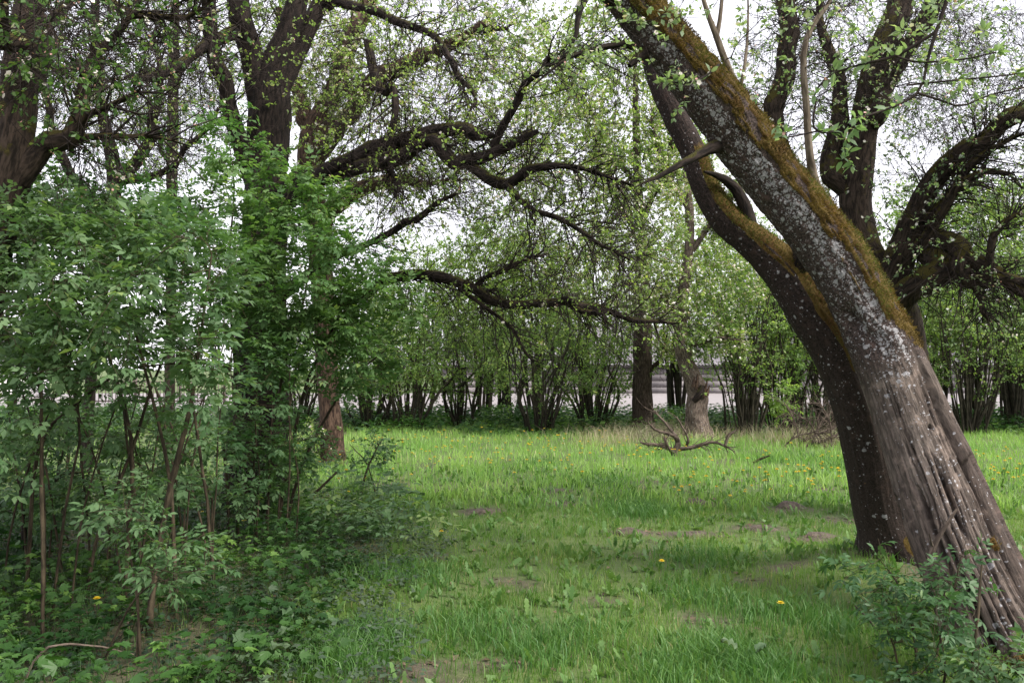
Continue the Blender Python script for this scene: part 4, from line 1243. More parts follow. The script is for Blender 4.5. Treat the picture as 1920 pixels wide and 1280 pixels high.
elder('elder_bush', 'tall elder bush around the dark trunk, brighter leaves overlapping the meadow view',
      [[(470, 985, 7.9, 14), (452, 850, 7.9, 12), (440, 700, 7.9, 10), (430, 520, 7.8, 8), (440, 350, 7.8, 5), (430, 270, 7.8, 3)],
       [(520, 990, 8.0, 13), (545, 850, 8.0, 12), (580, 700, 8.0, 10), (640, 590, 7.9, 7), (700, 540, 7.8, 4)],
       [(500, 985, 7.8, 12), (510, 850, 7.8, 11), (530, 700, 7.8, 9), (570, 560, 7.8, 7), (590, 430, 7.7, 4)],
       [(535, 990, 8.1, 12), (570, 860, 8.0, 10), (650, 720, 7.9, 8), (720, 660, 7.8, 4)],
       [(430, 985, 7.7, 12), (420, 850, 7.7, 11), (400, 700, 7.7, 9), (390, 520, 7.7, 7), (380, 380, 7.7, 4)],
       [(445, 975, 7.6, 9), (470, 800, 7.6, 8), (490, 640, 7.6, 6), (480, 480, 7.6, 4)],
       [(545, 985, 8.3, 9), (536, 860, 8.3, 8), (520, 700, 8.3, 7), (525, 560, 8.3, 4)],
       [(480, 990, 7.5, 8), (475, 880, 7.5, 7), (482, 760, 7.5, 6), (470, 660, 7.5, 3)]],
      [(580, 500, 180, 140, 7.8, .8, 110), (700, 590, 90, 110, 7.8, .5, 60), (450, 420, 130, 150, 7.7, .7, 80), (620, 680, 130, 80, 7.9, .6, 50), (480, 640, 130, 110, 7.5, .4, 45), (430, 270, 60, 60, 7.8, .3, 14), (560, 380, 90, 70, 7.7, .4, 26), (560, 880, 70, 70, 8.2, .4, 14), (470, 860, 70, 80, 7.4, .3, 14)],
      102, 5600, n_twig=1500, size=(.085, .135), T=LEAF4, leaf='elder_bright')
elder('elder_bush', 'dark elder bush at the far left edge, behind the large bush',
      [[(40, 930, 7.4, 12), (30, 750, 7.4, 10), (60, 560, 7.4, 8), (80, 400, 7.4, 5)], [(120, 920, 7.6, 12), (140, 760, 7.6, 10), (170, 560, 7.6, 7), (190, 400, 7.6, 4)],
       [(-60, 930, 7.2, 12), (-70, 760, 7.2, 10), (-40, 560, 7.2, 7), (-20, 400, 7.2, 4)], [(90, 940, 7.2, 9), (50, 930, 7.1, 9), (52, 880, 7.1, 8), (85, 800, 7.1, 6), (110, 700, 7.2, 4)]],
      [(100, 470, 170, 130, 7.4, .8, 100), (-60, 560, 120, 220, 7.2, .7, 60), (150, 640, 140, 90, 7.5, .6, 40), (270, 430, 100, 80, 7.6, .5, 36)],
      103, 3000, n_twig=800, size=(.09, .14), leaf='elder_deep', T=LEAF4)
elder('elder_bush', 'low dark elder growth filling the space under the large left bush',
      [[(60 + 48 * i, 1010, 6.5 + .3 * (i % 3), 8), (50 + 50 * i, 930, 6.5 + .3 * (i % 3), 7), (60 + 46 * i + 22 * (-1) ** i, 860, 6.5 + .3 * (i % 3), 5), (70 + 46 * i, 790, 6.5 + .3 * (i % 3), 3)] for i in range(8)],
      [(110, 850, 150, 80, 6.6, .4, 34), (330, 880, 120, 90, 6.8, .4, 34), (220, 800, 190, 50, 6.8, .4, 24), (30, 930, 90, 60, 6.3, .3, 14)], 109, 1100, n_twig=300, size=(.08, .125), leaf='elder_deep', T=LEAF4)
elder('elder_bush', 'thin leafy elder suckers hugging the foot of the dark apple trunk',
      [[(430 + 18 * i, 1010, 7.2 + .2 * (i % 3), 6), (428 + 19 * i, 900, 7.2 + .2 * (i % 3), 5), (432 + 17 * i + 8 * (-1) ** i, 780, 7.2 + .2 * (i % 3), 4), (430 + 19 * i, 680, 7.2 + .2 * (i % 3), 2.5)] for i in range(8)],
      [(480, 760, 80, 130, 7.2, .25, 34), (540, 830, 60, 90, 7.6, .25, 18), (440, 900, 60, 60, 7.1, .2, 12)], 110, 620, n_twig=200, size=(.08, .125), leaf='elder', T=LEAF4)
elder('elder_sapling', 'small young elder in front of the crossing brown stems', [[(255, 1130, 4.4, 9), (245, 1050, 4.4, 8), (240, 990, 4.4, 6), (236, 950, 4.4, 4)], [(258, 1128, 4.4, 7), (262, 1060, 4.38, 6), (275, 1000, 4.35, 4)], [(250, 1130, 4.45, 7), (290, 1090, 4.3, 5), (320, 1085, 4.25, 3)]],
      [(240, 975, 60, 45, 4.35, .2, 16), (330, 1050, 70, 50, 4.3, .25, 12), (270, 1080, 70, 40, 4.25, .2, 10)], 104, 220, n_twig=70, size=(.065, .11))
elder('elder_sapling', 'leafy elder shoots growing against the foot of the leaning trunk',
      [[(1720, 1285, 4.35, 12), (1715, 1180, 4.4, 10), (1690, 1100, 4.45, 7), (1660, 1060, 4.5, 4)], [(1735, 1290, 4.25, 12), (1765, 1180, 4.28, 10), (1790, 1090, 4.3, 7), (1800, 1045, 4.3, 4)],
       [(1810, 1330, 3.9, 11), (1826, 1230, 3.95, 11), (1838, 1120, 4.0, 10), (1842, 1055, 4.02, 6)], [(1690, 1300, 4.1, 9), (1680, 1220, 4.1, 7), (1665, 1180, 4.1, 4)],
       [(1760, 1310, 4.0, 10), (1770, 1260, 4.0, 8), (1760, 1200, 4.0, 5)]],
      [(1690, 1105, 80, 35, 4.45, .25, 18), (1775, 1130, 55, 55, 4.3, .2, 18), (1690, 1180, 70, 60, 4.15, .2, 20), (1790, 1200, 50, 60, 3.95, .15, 12), (1740, 1265, 70, 25, 3.95, .2, 10), (1640, 1060, 40, 20, 4.5, .1, 5), (1810, 1050, 20, 20, 4.3, .1, 4)],
      105, 400, n_twig=140, size=(.065, .105), leaf='elder_deep')
elder('elder_sapling', 'low elder shoots in the bottom right corner under the trunk', [[(1880, 1330, 3.8, 9), (1870, 1280, 3.8, 7), (1855, 1245, 3.8, 4)], [(1930, 1330, 3.7, 9), (1920, 1270, 3.7, 7), (1905, 1225, 3.7, 4)]],
      [(1870, 1260, 60, 35, 3.8, .15, 14), (1920, 1240, 40, 40, 3.75, .15, 10)], 106, 120, n_twig=40, size=(.085, .12), leaf='elder')
elder('bush_sapling', 'small dark sapling at the meadow edge, upright beside the undergrowth', [[(676, 925, 10.2, 9), (684, 885, 10.2, 8), (700, 850, 10.2, 5), (715, 825, 10.2, 3)], [(690, 870, 10.2, 5), (670, 845, 10.2, 3), (655, 832, 10.2, 2)]],
      [(700, 840, 40, 25, 10.2, .25, 18), (650, 850, 20, 15, 10.2, .1, 6)], 107, 130, n_twig=50, size=(.09, .13), leaf='elder_deep', T=LEAF4)
elder('bush_sapling', 'bright green sapling in front of the stem thicket, left of the leaning tree', [[(1468, 808, 18.0, 4), (1470, 770, 18.0, 3.5), (1466, 735, 18.0, 3)], [(1470, 790, 18.0, 3), (1478, 760, 18.0, 2.5), (1474, 740, 18, 2)]],
      [(1468, 755, 16, 32, 18.0, .25, 22)], 108, 130, n_twig=40, size=(.14, .2), leaf='spring_leaf', T=LEAF4)


# ------------------------------------------------------------------ shrubs and young trees on the far side
def shrub_proto(seed, h, spread, n_stem, n_t, n_twig, n_leaf, leaf, r=.035, lean=.35, leaf_size=(.05, .085), lo=.3, top=1.0):
    """meshes of one shrub at the origin: stems, twigs, leaves"""
    rng = np.random.default_rng(seed)
    parts, stems = [], []
    for k in range(n_stem):
        a = rng.random() * 2 * math.pi
        rad = spread * (.35 + .65 * rng.random()) * lean
        b = np.array([math.cos(a), math.sin(a), 0]) * .42 * rng.random()
        e = np.array([math.cos(a) * rad, math.sin(a) * rad, h * rng.uniform(.6, .95)])
        m1 = b + (e - b) * .33 + np.array([rng.normal() * .14, rng.normal() * .14, h * .04])
        m2 = b + (e - b) * .66 + np.array([rng.normal() * .22, rng.normal() * .22, h * .03])
        c = catmull(np.array([[*(b - np.array([0, 0, .12])), 1.0], [*m1, .8], [*m2, .5], [*e, .18]]), 22)
        rr = r * rng.uniform(.45, 1.15)
        parts.append((c[:, :3], c[:, 3] * rr, .3))
        S = Soup()
        tubes(S, *[q[None] for q in resample(c[:, :3], c[:, 3] * rr, 10)], 6)
        stems.append(S.mesh('stem', M['shrub_stem']))
    u = rdir(n_t, rng) * (.3 + .7 * rng.random((n_t, 1)) ** .5)
    tg = np.stack([u[:, 0] * spread, u[:, 1] * spread, h * (lo + (top - lo) * (.5 + .5 * u[:, 2]))], 1)
    Pb, Rb = attach(skeleton(parts), tg, rng, thin=.008, jit=.07)
    S = Soup()
    tubes(S, Pb, Rb, 4)
    Pt, Rt = sprout(Pb, Rb, n_twig, rng, (.2, .7), 4, droop=.05, gnarl=.22, r0=.0045, r1=.002)
    tubes(S, Pt, Rt, 3)
    tw = S.mesh('twigs', M['shrub_stem'])
    S = Soup()
    p, d = along(Pt, n_leaf // 3, rng, .2)
    n = len(p)
    for q in range(3):
        ax = nrm(d * .4 + rdir(n, rng))
        place(S, LEAF2, p + rng.normal(size=(n, 3)) * .02, ax, nrm(rng.normal(size=(n, 3)) * .7 + np.array([0, 0, 1.])), rng.uniform(*leaf_size, n), rng.random(n), wid=rng.uniform(.9, 1.3, n))
    return stems, tw, S.mesh('crown', M[leaf])


def put_shrub(proto, name, label, x, y, rz, s, group, category='shrub'):
    t = thing(name, label, category, (x, y, float(gz(x, y))), group)
    t.rotation_euler = (0, 0, rz)
    t.scale = (s, s, s)
    stems, tw, lv = proto
    for m in stems:
        link('stem', m, t, loc=(0, 0, 0))
    link('twigs', tw, t, 'stuff', loc=(0, 0, 0))
    link('crown', lv, t, 'stuff', loc=(0, 0, 0))
    return t


PA = shrub_proto(201, 3.4, 2.0, 26, 210, 1400, 8000, 'shrub_leaf', r=.036, lean=.95, lo=.16)
PB = shrub_proto(202, 3.2, 1.6, 18, 190, 1250, 7500, 'shrub_leaf', r=.040, lean=.85, lo=.16)
PC = shrub_proto(203, 4.4, 1.6, 34, 210, 1300, 8000, 'shrub_leaf', r=.034, lean=.8, lo=.18)
PD = shrub_proto(204, 6.6, 1.9, 10, 260, 1500, 15000, 'spring_leaf', r=.07, lean=.4, leaf_size=(.06, .10), lo=.2)
PE = shrub_proto(205, 5.2, 1.8, 16, 230, 1300, 13000, 'shrub_leaf', r=.06, lean=.45, leaf_size=(.06, .09), lo=.3)


def gx(px, d):
    return (px - 960) / FPX * d


GR = 'shrubs along the far edge of the meadow'
for proto, px, d, s, nm_, lab in [
        (PA, 1012, 20.6, 1.0, 'shrub', 'fan shaped many stemmed shrub in the middle of the far meadow edge'),
        (PB, 862, 22.6, 1.05, 'shrub', 'multi stemmed shrub left of the fan shaped shrub at the meadow edge'),
        (PB, 765, 21.4, 1.05, 'shrub', 'shrub with dark bare stems between the elder bush and the mid meadow shrubs'),
        (PA, 692, 21.6, .95, 'shrub', 'shrub half hidden right behind the brown apple trunk'),
        (PB, 1112, 22.0, 1.0, 'shrub', 'upright shrub just left of the straight brown trunk'),
        (PC, 1392, 19.4, 1.0, 'shrub', 'dense thicket of upright stems right of the broken pale trunk'),
        (PC, 1470, 20.4, 1.05, 'shrub', 'thicket of thin upright stems behind the bright green sapling'),
        (PC, 1545, 20.0, 1.0, 'shrub', 'thicket of thin stems touching the left outline of the leaning trunk'),
        (PC, 1812, 20.4, 1.0, 'shrub', 'vase shaped clump of dark stems just right of the leaning trunk'),
        (PE, 1895, 21.6, .95, 'shrub', 'dark shrub between the vase shaped stem clump and the right edge'),
        (PC, 1705, 22.5, .95, 'shrub', 'shrub mostly hidden behind the leaning trunk'),
        (PE, 2040, 20.0, 1.0, 'shrub', 'shrub cut off by the right edge beyond the grass'),
        (PB, 560, 22.0, .9, 'shrub', 'low shrub seen between the dark trunk and the brown trunk')]:
    put_shrub(proto, nm_, lab, gx(px, d), d, (px * .37) % 6.28, s, GR)
GT = 'young spring trees behind the shrubs'
for proto, px, d, s, lab in [
        (PD, 900, 25.4, .95, 'pale green young tree behind the shrubs, under the low dark limb'),
        (PD, 1010, 25.8, .92, 'pale green young tree behind the fan shaped shrub'),
        (PD, 1110, 26.0, .98, 'pale green young tree behind the upright shrub, left of the straight trunk'),
        (PD, 790, 25.0, .88, 'pale green young tree above the dark stemmed shrub beside the elder'),
        (PD, 1400, 23.6, .92, 'spring green young tree above the stem thicket'),
        (PD, 1500, 24.6, .98, 'spring green young tree behind the thicket next to the leaning trunk'),
        (PD, 1745, 24.6, 1.15, 'spring green young tree seen just right of the leaning trunk'),
        (PD, 1840, 23.6, 1.12, 'slender spring green tree behind the vase shaped shrub'),
        (PD, 1925, 24.8, 1.2, 'tall spring green tree at the right edge'),
        (PE, 1660, 25.5, 1.0, 'young tree hidden mostly by the leaning trunk'),
        (PD, 1275, 26.5, 1.0, 'pale green young tree seen between the straight trunk and the broken trunk'),
        (PD, 955, 27.0, 1.08, 'tallest pale young tree behind the low dark limb'),
        (PD, 690, 26.0, .72, 'pale young tree behind the brown trunked apple tree')]:
    put_shrub(proto, 'young_tree', lab, gx(px, d), d, (px * .61) % 6.28, s, GT, 'tree')

# ------------------------------------------------------------------ grass and ground plants
def blades(S, x, y, h, w, rng, lean=.35, rndv=None, mi=0, curl=.5):
    n = len(x)
    z = gz(x, y) - .004
    a = rng.random(n) * 2 * math.pi
    face = rng.random(n) * 2 * math.pi
    side = np.stack([np.cos(face), np.sin(face), np.zeros(n)], -1) * (w / 2)[:, None]
    out = np.stack([np.cos(a), np.sin(a), np.zeros(n)], -1)
    l = (rng.random(n) ** .7 * lean)[:, None] * h[:, None]
    b = np.stack([x, y, z], -1)
    m = b + out * l * .35 + np.array([0, 0, 1.0]) * (h * .58)[:, None]
    t = b + out * l * (1 + curl) + np.array([0, 0, 1.0]) * (h * (1 - .25 * rng.random(n) * lean))[:, None]
    v = np.stack([b - side, b + side, m + side * .8, m - side * .8, t], 1)
    o = (np.arange(n) * 5)[:, None]
    r = rng.random(n) if rndv is None else rndv
    S.add(v, [np.array([[0, 1, 2, 3]]) + o, np.array([[3, 2, 4]]) + o], mi, rnd=np.repeat(r, 5))


def scatter(rng, n, y0, y1, half=.72, margin=1.2, pw=1.0):
    """n points over the ground in front of the lens, a little wider than the view"""
    y = y0 + (y1 - y0) * rng.random(n) ** pw
    x = (rng.random(n) * 2 - 1) * (y * half + margin)
    return x, y


rng = np.random.default_rng(77)


def meadow(name, n, y0, y1, h, w, mat, lean, keep_under=.25, straw=.05, pw=1.0, tuft=1.0):
    x, y = scatter(rng, n, y0, y1, pw=pw)
    clump = n2(x, y, 2.3, 2.0)
    so = soil(x, y)
    und = x < under_edge(y) - .15 + .3 * (n2(x, y, 2.0, 6.0) - .5)
    keep = (rng.random(n) > so * .93) & (rng.random(n) < np.clip(.35 + 1.3 * (clump - .25), .2, 1)) & (~und | (rng.random(n) < keep_under))
    x, y, clump = x[keep], y[keep], clump[keep]
    hh = rng.uniform(*h, len(x)) * (.45 + 1.1 * clump * tuft)
    ww = rng.uniform(*w, len(x))
    patch = n2(x, y, .8, 12.0)
    r = np.clip(patch * .9 - .1 + rng.normal(size=len(x)) * .2, 0, .89)
    r[rng.random(len(x)) < straw] = .95
    S = Soup()
    blades(S, x, y, hh, ww, rng, lean, r)
    o = link(name, S.mesh(name, M[mat], False), kind='stuff')
    return tag(o, {'grass': 'short fresh green grass of the near meadow', 'far_grass': 'sunny yellowish green grass across the far half of the meadow'}[name], 'grass')


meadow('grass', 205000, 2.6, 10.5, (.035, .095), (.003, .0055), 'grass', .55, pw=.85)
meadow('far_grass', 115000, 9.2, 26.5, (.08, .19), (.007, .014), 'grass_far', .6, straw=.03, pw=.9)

# lush dark tufts
S = Soup()
cx, cy = [], []
for (px, py, n) in [(650, 1240, 1500), (690, 1200, 700), (1350, 1230, 1300), (1450, 1270, 800), (1200, 962, 1000), (1190, 950, 700), (1300, 1120, 500), (880, 1180, 500), (1260, 1270, 700), (800, 1090, 400), (1000, 1230, 500), (1560, 1180, 600), (700, 1090, 400), (1420, 1150, 400), (1100, 1200, 400), (1330, 1050, 400), (1600, 880, 900), (1450, 860, 700), (1560, 860, 700), (1000, 870, 500), (1130, 905, 400)]:
    d = EYE * FPX / (py - 690)
    p = W(px, py, d)
    r = .10 + .035 * d
    cx.append(p[0] + rng.normal(size=n) * r * .55)
    cy.append(p[1] + rng.normal(size=n) * r * .75)
cx, cy = np.concatenate(cx), np.concatenate(cy)
blades(S, cx, cy, rng.uniform(.06, .155, len(cx)), rng.uniform(.003, .006, len(cx)) * (1 + cy / 14), rng, .6)
tag(link('tall_grass', S.mesh('tall_grass', M['lush'], False), kind='stuff'), 'darker lush tufts of taller grass in the meadow', 'grass')

# dry straw by the brush and broken trunk
S = Soup()
cx, cy = [], []
for (px, py, d, sx, n) in [(1200, 825, 18.2, .7, 800), (1140, 835, 17.4, .6, 350), (1500, 815, 17.6, .8, 1100), (1240, 810, 19.5, .6, 500), (1380, 822, 18.0, .7, 250), (1560, 820, 17, .6, 600)]:
    cx.append(gx(px, d) + rng.normal(size=n) * sx)
    cy.append(d + rng.normal(size=n) * .6)
cx, cy = np.concatenate(cx), np.concatenate(cy)
blades(S, cx, cy, rng.uniform(.15, .48, len(cx)), rng.uniform(.004, .008, len(cx)), rng, .9)
tag(link('dry_grass', S.mesh('dry_grass', M['straw'], False), kind='stuff'), 'dry straw coloured grass around the brush at the far side', 'dry grass')

# broad weed and dandelion leaves among the grass
S = Soup()
x, y = scatter(rng, 4200, 2.8, 13, pw=.8)
k = (x > under_edge(y) - .3) & (rng.random(len(x)) > soil(x, y) * .6)
x, y = x[k], y[k]
for q in range(5):
    n = len(x)
    a = rng.random(n) * 6.28
    el = rng.uniform(.35, 1.35, n)
    ax = np.stack([np.cos(a) * np.cos(el), np.sin(a) * np.cos(el), np.sin(el)], -1)
    pos = np.stack([x + rng.normal(size=n) * .01, y + rng.normal(size=n) * .01, gz(x, y)], -1)
    big = rng.random(n) < .28
    nmv = nrm(np.array([0, 0, 1.0]) + rng.normal(size=(n, 3)) * .3 - ax * .2)
    place(S, TOOTH, pos[big], ax[big], nmv[big], rng.uniform(.06, .14, big.sum()), rng.random(big.sum()) * .92, wid=rng.uniform(.8, 1.3, big.sum()))
    place(S, LEAF4, pos[~big], ax[~big], nmv[~big], rng.uniform(.03, .08, (~big).sum()), rng.random((~big).sum()) * .92, wid=rng.uniform(.9, 1.5, (~big).sum()))
tag(link('meadow_weeds', S.mesh('meadow_weeds', M['weed']), kind='stuff'), 'broad toothed weed leaves scattered through the near grass', 'weeds')

# fallen leaves and twigs on bare spots
S = Soup()
x, y = scatter(rng, 26000, 2.8, 12, pw=.8)
k = rng.random(len(x)) < .06 + .5 * soil(x, y) + .45 * (x < under_edge(y))
x, y = x[k], y[k]
n = len(x)
a = rng.random(n) * 6.28
place(S, LEAF4, np.stack([x, y, gz(x, y) + .006 + .01 * rng.random(n)], -1), np.stack([np.cos(a), np.sin(a), rng.normal(size=n) * .25], -1), nrm(np.array([0, 0, 1.0]) + rng.normal(size=(n, 3)) * .4), rng.uniform(.02, .06, n), rng.random(n))
tag(link('leaf_litter', S.mesh('leaf_litter', M['litter']), kind='stuff'), 'brown fallen leaves on bare earth and under the bushes', 'leaf litter')


# undergrowth at the left: lobed celandine leaves on stalks, dull ground ivy
def herbs(name, label, x, y, h, mat, size, T, rng, nl=8, stem=True, spread=.10, kind='stuff', cat='undergrowth', rb=(0, .95)):
    S = Soup()
    n = len(x)
    z = gz(x, y)
    for q in range(nl):
        f = rng.uniform(.35, 1.0, n) ** .8
        a = rng.random(n) * 6.28
        rad = spread * (.3 + rng.random(n))
        pos = np.stack([x + np.cos(a) * rad, y + np.sin(a) * rad, z + h * f], -1)
        ax = nrm(np.stack([np.cos(a), np.sin(a), rng.normal(size=n) * .25 - .05], -1))
        nm = nrm(np.array([0, 0, 1.0]) + rng.normal(size=(n, 3)) * .35)
        place(S, T, pos, ax, nm, rng.uniform(*size, n) * rng.choice([.6, .85, 1.0, 1.2], n), np.clip(2.4 * n2(x, y, 1.6, 13.0) - .75 + rng.normal(size=n) * .16, *rb), 0, wid=rng.uniform(.9, 1.2, n))
        if stem and q < 3:
            b = np.stack([x, y, z], -1)
            P = np.stack([b, b * .5 + pos * .5 + np.array([0, 0, .03]), pos], 1)
            tubes(S, P, np.full((n, 3), .0016), 3, rnd=rng.random(n) * .5 + .3)
    for k_ in ('bk',):
        S.a.pop(k_, None)
    return tag(link(name, S.mesh(name, M[mat]), kind=kind), label, cat)


x, y = scatter(rng, 7600, 2.7, 10.5, margin=1.6, pw=.9)
e = under_edge(y)
dens = n2(x, y, 1.1, 31.0)
k = (x < e + .25 * (n2(x, y, 2.5, 8.0) - .5)) & (dens > .42) & (y < 9.6)
shade = (np.abs(x + 2.35) < .55) & (np.abs(y - 5.6) < .9)     # bare shaded ground under the big bush
k &= ~shade | (rng.random(len(x)) < .6)
x, y, e = x[k], y[k], e[k]
h = rng.uniform(.08, .36, len(x)) * np.clip(.5 + (e - x) * .7, .45, 1.15) * (.55 + .9 * n2(x, y, 1.8, 91.0))
herbs('undergrowth', 'lobed bright green celandine leaves carpeting the ground at the left', x, y, h, 'cover', (.045, .085), LOBED, rng, 7)
x, y = scatter(rng, 9000, 2.7, 9.5, margin=1.4, pw=.9)
e = under_edge(y)
k = (x < e + .45 + .5 * (n2(x, y, 2.0, 18.0) - .5)) & (n2(x, y, 1.4, 51.0) > .40)
x, y = x[k], y[k]
herbs('ground_ivy', 'low dull green ground ivy between the grass and the undergrowth', x, y, rng.uniform(.04, .15, len(x)), 'ivy', (.028, .055), LEAF4, rng, 7, stem=False, spread=.07)
x, y = scatter(rng, 1500, 6.8, 12.5, margin=1.0)
k = (x < under_edge(y) + .5) & (x > under_edge(y) - 3.0) & (n2(x, y, 1.2, 71.0) > .45)
x, y = x[k], y[k]
herbs('leafy_herbs', 'knee high leafy herbs around the foot of the dark apple tree', x, y, rng.uniform(.2, .5, len(x)), 'elder', (.06, .11), LEAF8, rng, 12, spread=.14)
# far belt of herbs under the shrubs
x = rng.uniform(-17, 17, 5200)
y = rng.uniform(19.4, 27.0, 5200)
k = n2(x, y, .7, 81.0) + .25 * sstep(19.4, 22, y) > .50
x, y = x[k], y[k]
herbs('herb_belt', 'deep green herbs growing under the far shrubs', x, y, rng.uniform(.15, .55, len(x)) * sstep(18.6, 21.5, y), 'cover', (.10, .17), LEAF2, rng, 9, stem=False, spread=.2)


# ------------------------------------------------------------------ flowers
def dandelion_meshes(h, seed):
    rng = np.random.default_rng(seed)
    S = Soup()
    tubes(S, np.array([[[0, 0, 0], [.004, .002, h * .5], [.002, .006, h]]]), np.full((1, 3), .0018), 4, rnd=np.array([.7]))
    S.a.pop('bk', None)
    st = S.mesh('stalk', M['weed'])
    F = Soup()
    for ring, (m, el, ln) in enumerate([(14, .25, .019), (12, .7, .016), (8, 1.15, .012)]):
        a = np.arange(m) / m * 6.283 + ring * .3
        ax = np.stack([np.cos(a) * math.cos(el), np.sin(a) * math.cos(el), np.full(m, math.sin(el))], -1)
        place(F, LEAF2, np.tile([[.002, .006, h]], (m, 1)) + ax * .001, ax, np.tile([[0, 0, 1.0]], (m, 1)) + ax * -.3, np.full(m, ln), rng.random(m))
    return st, F.mesh('flower_head', M['yellow'])


dm = [dandelion_meshes(hh, i) for i, hh in enumerate((.13, .17, .21))]


def dandelion(x, y, k, label, group=None, s=1.0):
    t = thing('dandelion', label, 'flower', (x, y, float(gz(x, y)) - .003), group)
    t.scale = (s, s, s)
    t.rotation_euler = (0, 0, (x * 7.7 + y * 3.1) % 6.28)
    for nm_, m in zip(('stalk', 'flower_head'), dm[k]):
        link(nm_, m, t, loc=(0, 0, 0))


for px, py, lab, k in [(1466, 1158, 'single yellow dandelion open in the near grass left of the elder shoots', 1), (1243, 1068, 'lone yellow dandelion in the middle of the near meadow', 1),
                       (826, 992, 'orange yellow flower at the tip of the undergrowth by the meadow', 0), (184, 1148, 'yellow flower low in the dark undergrowth at the left', 1),
                       (381, 972, 'yellow flower under the bush beside the crossing brown stems', 2), (456, 992, 'yellow flower on a pale stalk in front of the dark trunk', 2),
                       (655, 925, 'yellow flower at the foot of the small dark sapling', 2)]:
    d = EYE * FPX / (py + 40 - 690)
    p = W(px, py, d)
    dandelion(p[0], p[1], k, lab, s=1.25)
# soft drifts of dandelions far across the meadow
DL = 'small yellow dandelion among many in the far meadow grass'
DG = 'dandelions dotted over the far meadow'
pts = []
for (px, py, sx, sy, n) in [(1000, 835, 130, 12, 60), (830, 840, 110, 14, 45), (950, 870, 160, 18, 40), (1200, 890, 140, 16, 22), (1400, 925, 90, 14, 24), (1520, 905, 70, 18, 30), (1330, 860, 120, 12, 20), (1880, 905, 50, 14, 30), (1850, 870, 50, 12, 14), (600, 900, 80, 30, 12), (1560, 880, 40, 14, 12)]:
    for _ in range(n):
        a, b = px + rng.normal() * sx, max(812, py + rng.normal() * sy)
        d = EYE * FPX / (b + 12 - 690)
        pts.append((gx(a, d), d))
for i, (a, b) in enumerate(pts[:300]):
    dandelion(a, b, i % 3, DL, DG, s=rng.uniform(1.15, 1.7))


# ------------------------------------------------------------------ burdock, dead wood, molehills
def burdock(px, py, label, leaves, seed):
    d = EYE * FPX / (py - 690)
    p = W(px, py, d)
    x0, y0 = p[0], p[1]
    z0 = float(gz(x0, y0))
    t = thing('burdock_plant', label, 'plant', (x0, y0, z0))
    rng = np.random.default_rng(seed)
    for a, L, w, el in leaves:
        S = Soup()
        u = np.linspace(0, 1, 9)
        wd = w * np.sin(np.clip(u * .92 + .08, 0, 1) * math.pi) ** .7 * (1 - .35 * u)
        s_ = np.linspace(-1, 1, 7)
        dirx, diry = math.cos(a), math.sin(a)
        stalk = .10
        r_ = stalk * math.cos(el) + L * u * (math.cos(el) + .35 * u)
        zz = stalk * math.sin(el) + L * (u * math.sin(el) - .55 * u ** 2)
        U, Sg = np.meshgrid(u, s_, indexing='ij')
        wv = wd[:, None] * Sg * (1 + .10 * np.sin(U * 22 + Sg * 3))
        X_ = r_[:, None] * dirx - wv * diry
        Y_ = r_[:, None] * diry + wv * dirx
        Z_ = zz[:, None] + .16 * np.abs(Sg) * w * 1.6 + .012 * np.sin(U * 17 + Sg * 5 + seed) + .03
        i = np.arange(63).reshape(9, 7)
        f = np.stack([i[:-1, :-1], i[:-1, 1:], i[1:, 1:], i[1:, :-1]], -1).reshape(-1, 4)
        S.add(np.stack([X_, Y_, Z_], -1), [f], 0, rnd=np.full(63, rng.random()))
        link('leaf', S.mesh('leaf', M['burdock']), t, loc=(0, 0, 0))


burdock(455, 1262, 'burdock with broad pale leaves at the bottom edge', [(1.9, .17, .06, .9), (.3, .15, .055, .7), (3.6, .15, .05, .5), (5.0, .12, .05, .8)], 1)
burdock(555, 1200, 'burdock with a large upturned grey leaf between ivy and grass', [(2.3, .14, .045, .8), (.2, .14, .05, .5), (4.6, .14, .05, .5)], 2)
burdock(735, 945, 'burdock with dark leaves at the meadow edge behind the undergrowth', [(1.2, .28, .11, .9), (.2, .26, .10, .6), (2.4, .24, .10, .8), (4.4, .2, .08, .5)], 3)
burdock(1402, 1262, 'single curled pale leaf plant in the near grass', [(2.6, .10, .035, 1.0), (.6, .08, .03, .8)], 4)
burdock(1830, 1268, 'broad leaved plant in the bottom right corner beside the trunk', [(2.8, .14, .05, .7), (1.2, .12, .05, .9), (4.4, .12, .05, .4)], 5)


def dead(name, label, specs, cat='branch', mat='dead', sides=9, n_tw=0, seed=1, tl=(.1, .4), drop=True):
    P0, _ = limb(specs[0])
    t = thing(name, label, cat, (P0[0][0], P0[0][1], float(gz(P0[0][0], P0[0][1]))))
    rs = np.random.default_rng(seed)
    arr = []
    for k, sp in enumerate(specs):
        P, R = limb(sp, wob=.03, seed=seed + k)
        S = Soup()
        bark_tube(S, P, R, sides, .14, 0, seed + k, step=.03)
        link('branch' if k else 'stem', S.mesh('branch', M[mat]), t)
        arr.append(resample(P, R, 7))
    if n_tw:
        a, b = np.array([q[0] for q in arr]), np.array([q[1] for q in arr])
        Pt, Rt = sprout(a, b, n_tw, rs, tl, 5, droop=.06, gnarl=.3, r0=.006, r1=.002)
        S = Soup()
        tubes(S, Pt, Rt, 4)
        link('twigs', S.mesh('twigs', M[mat]), t, 'stuff')
    return t


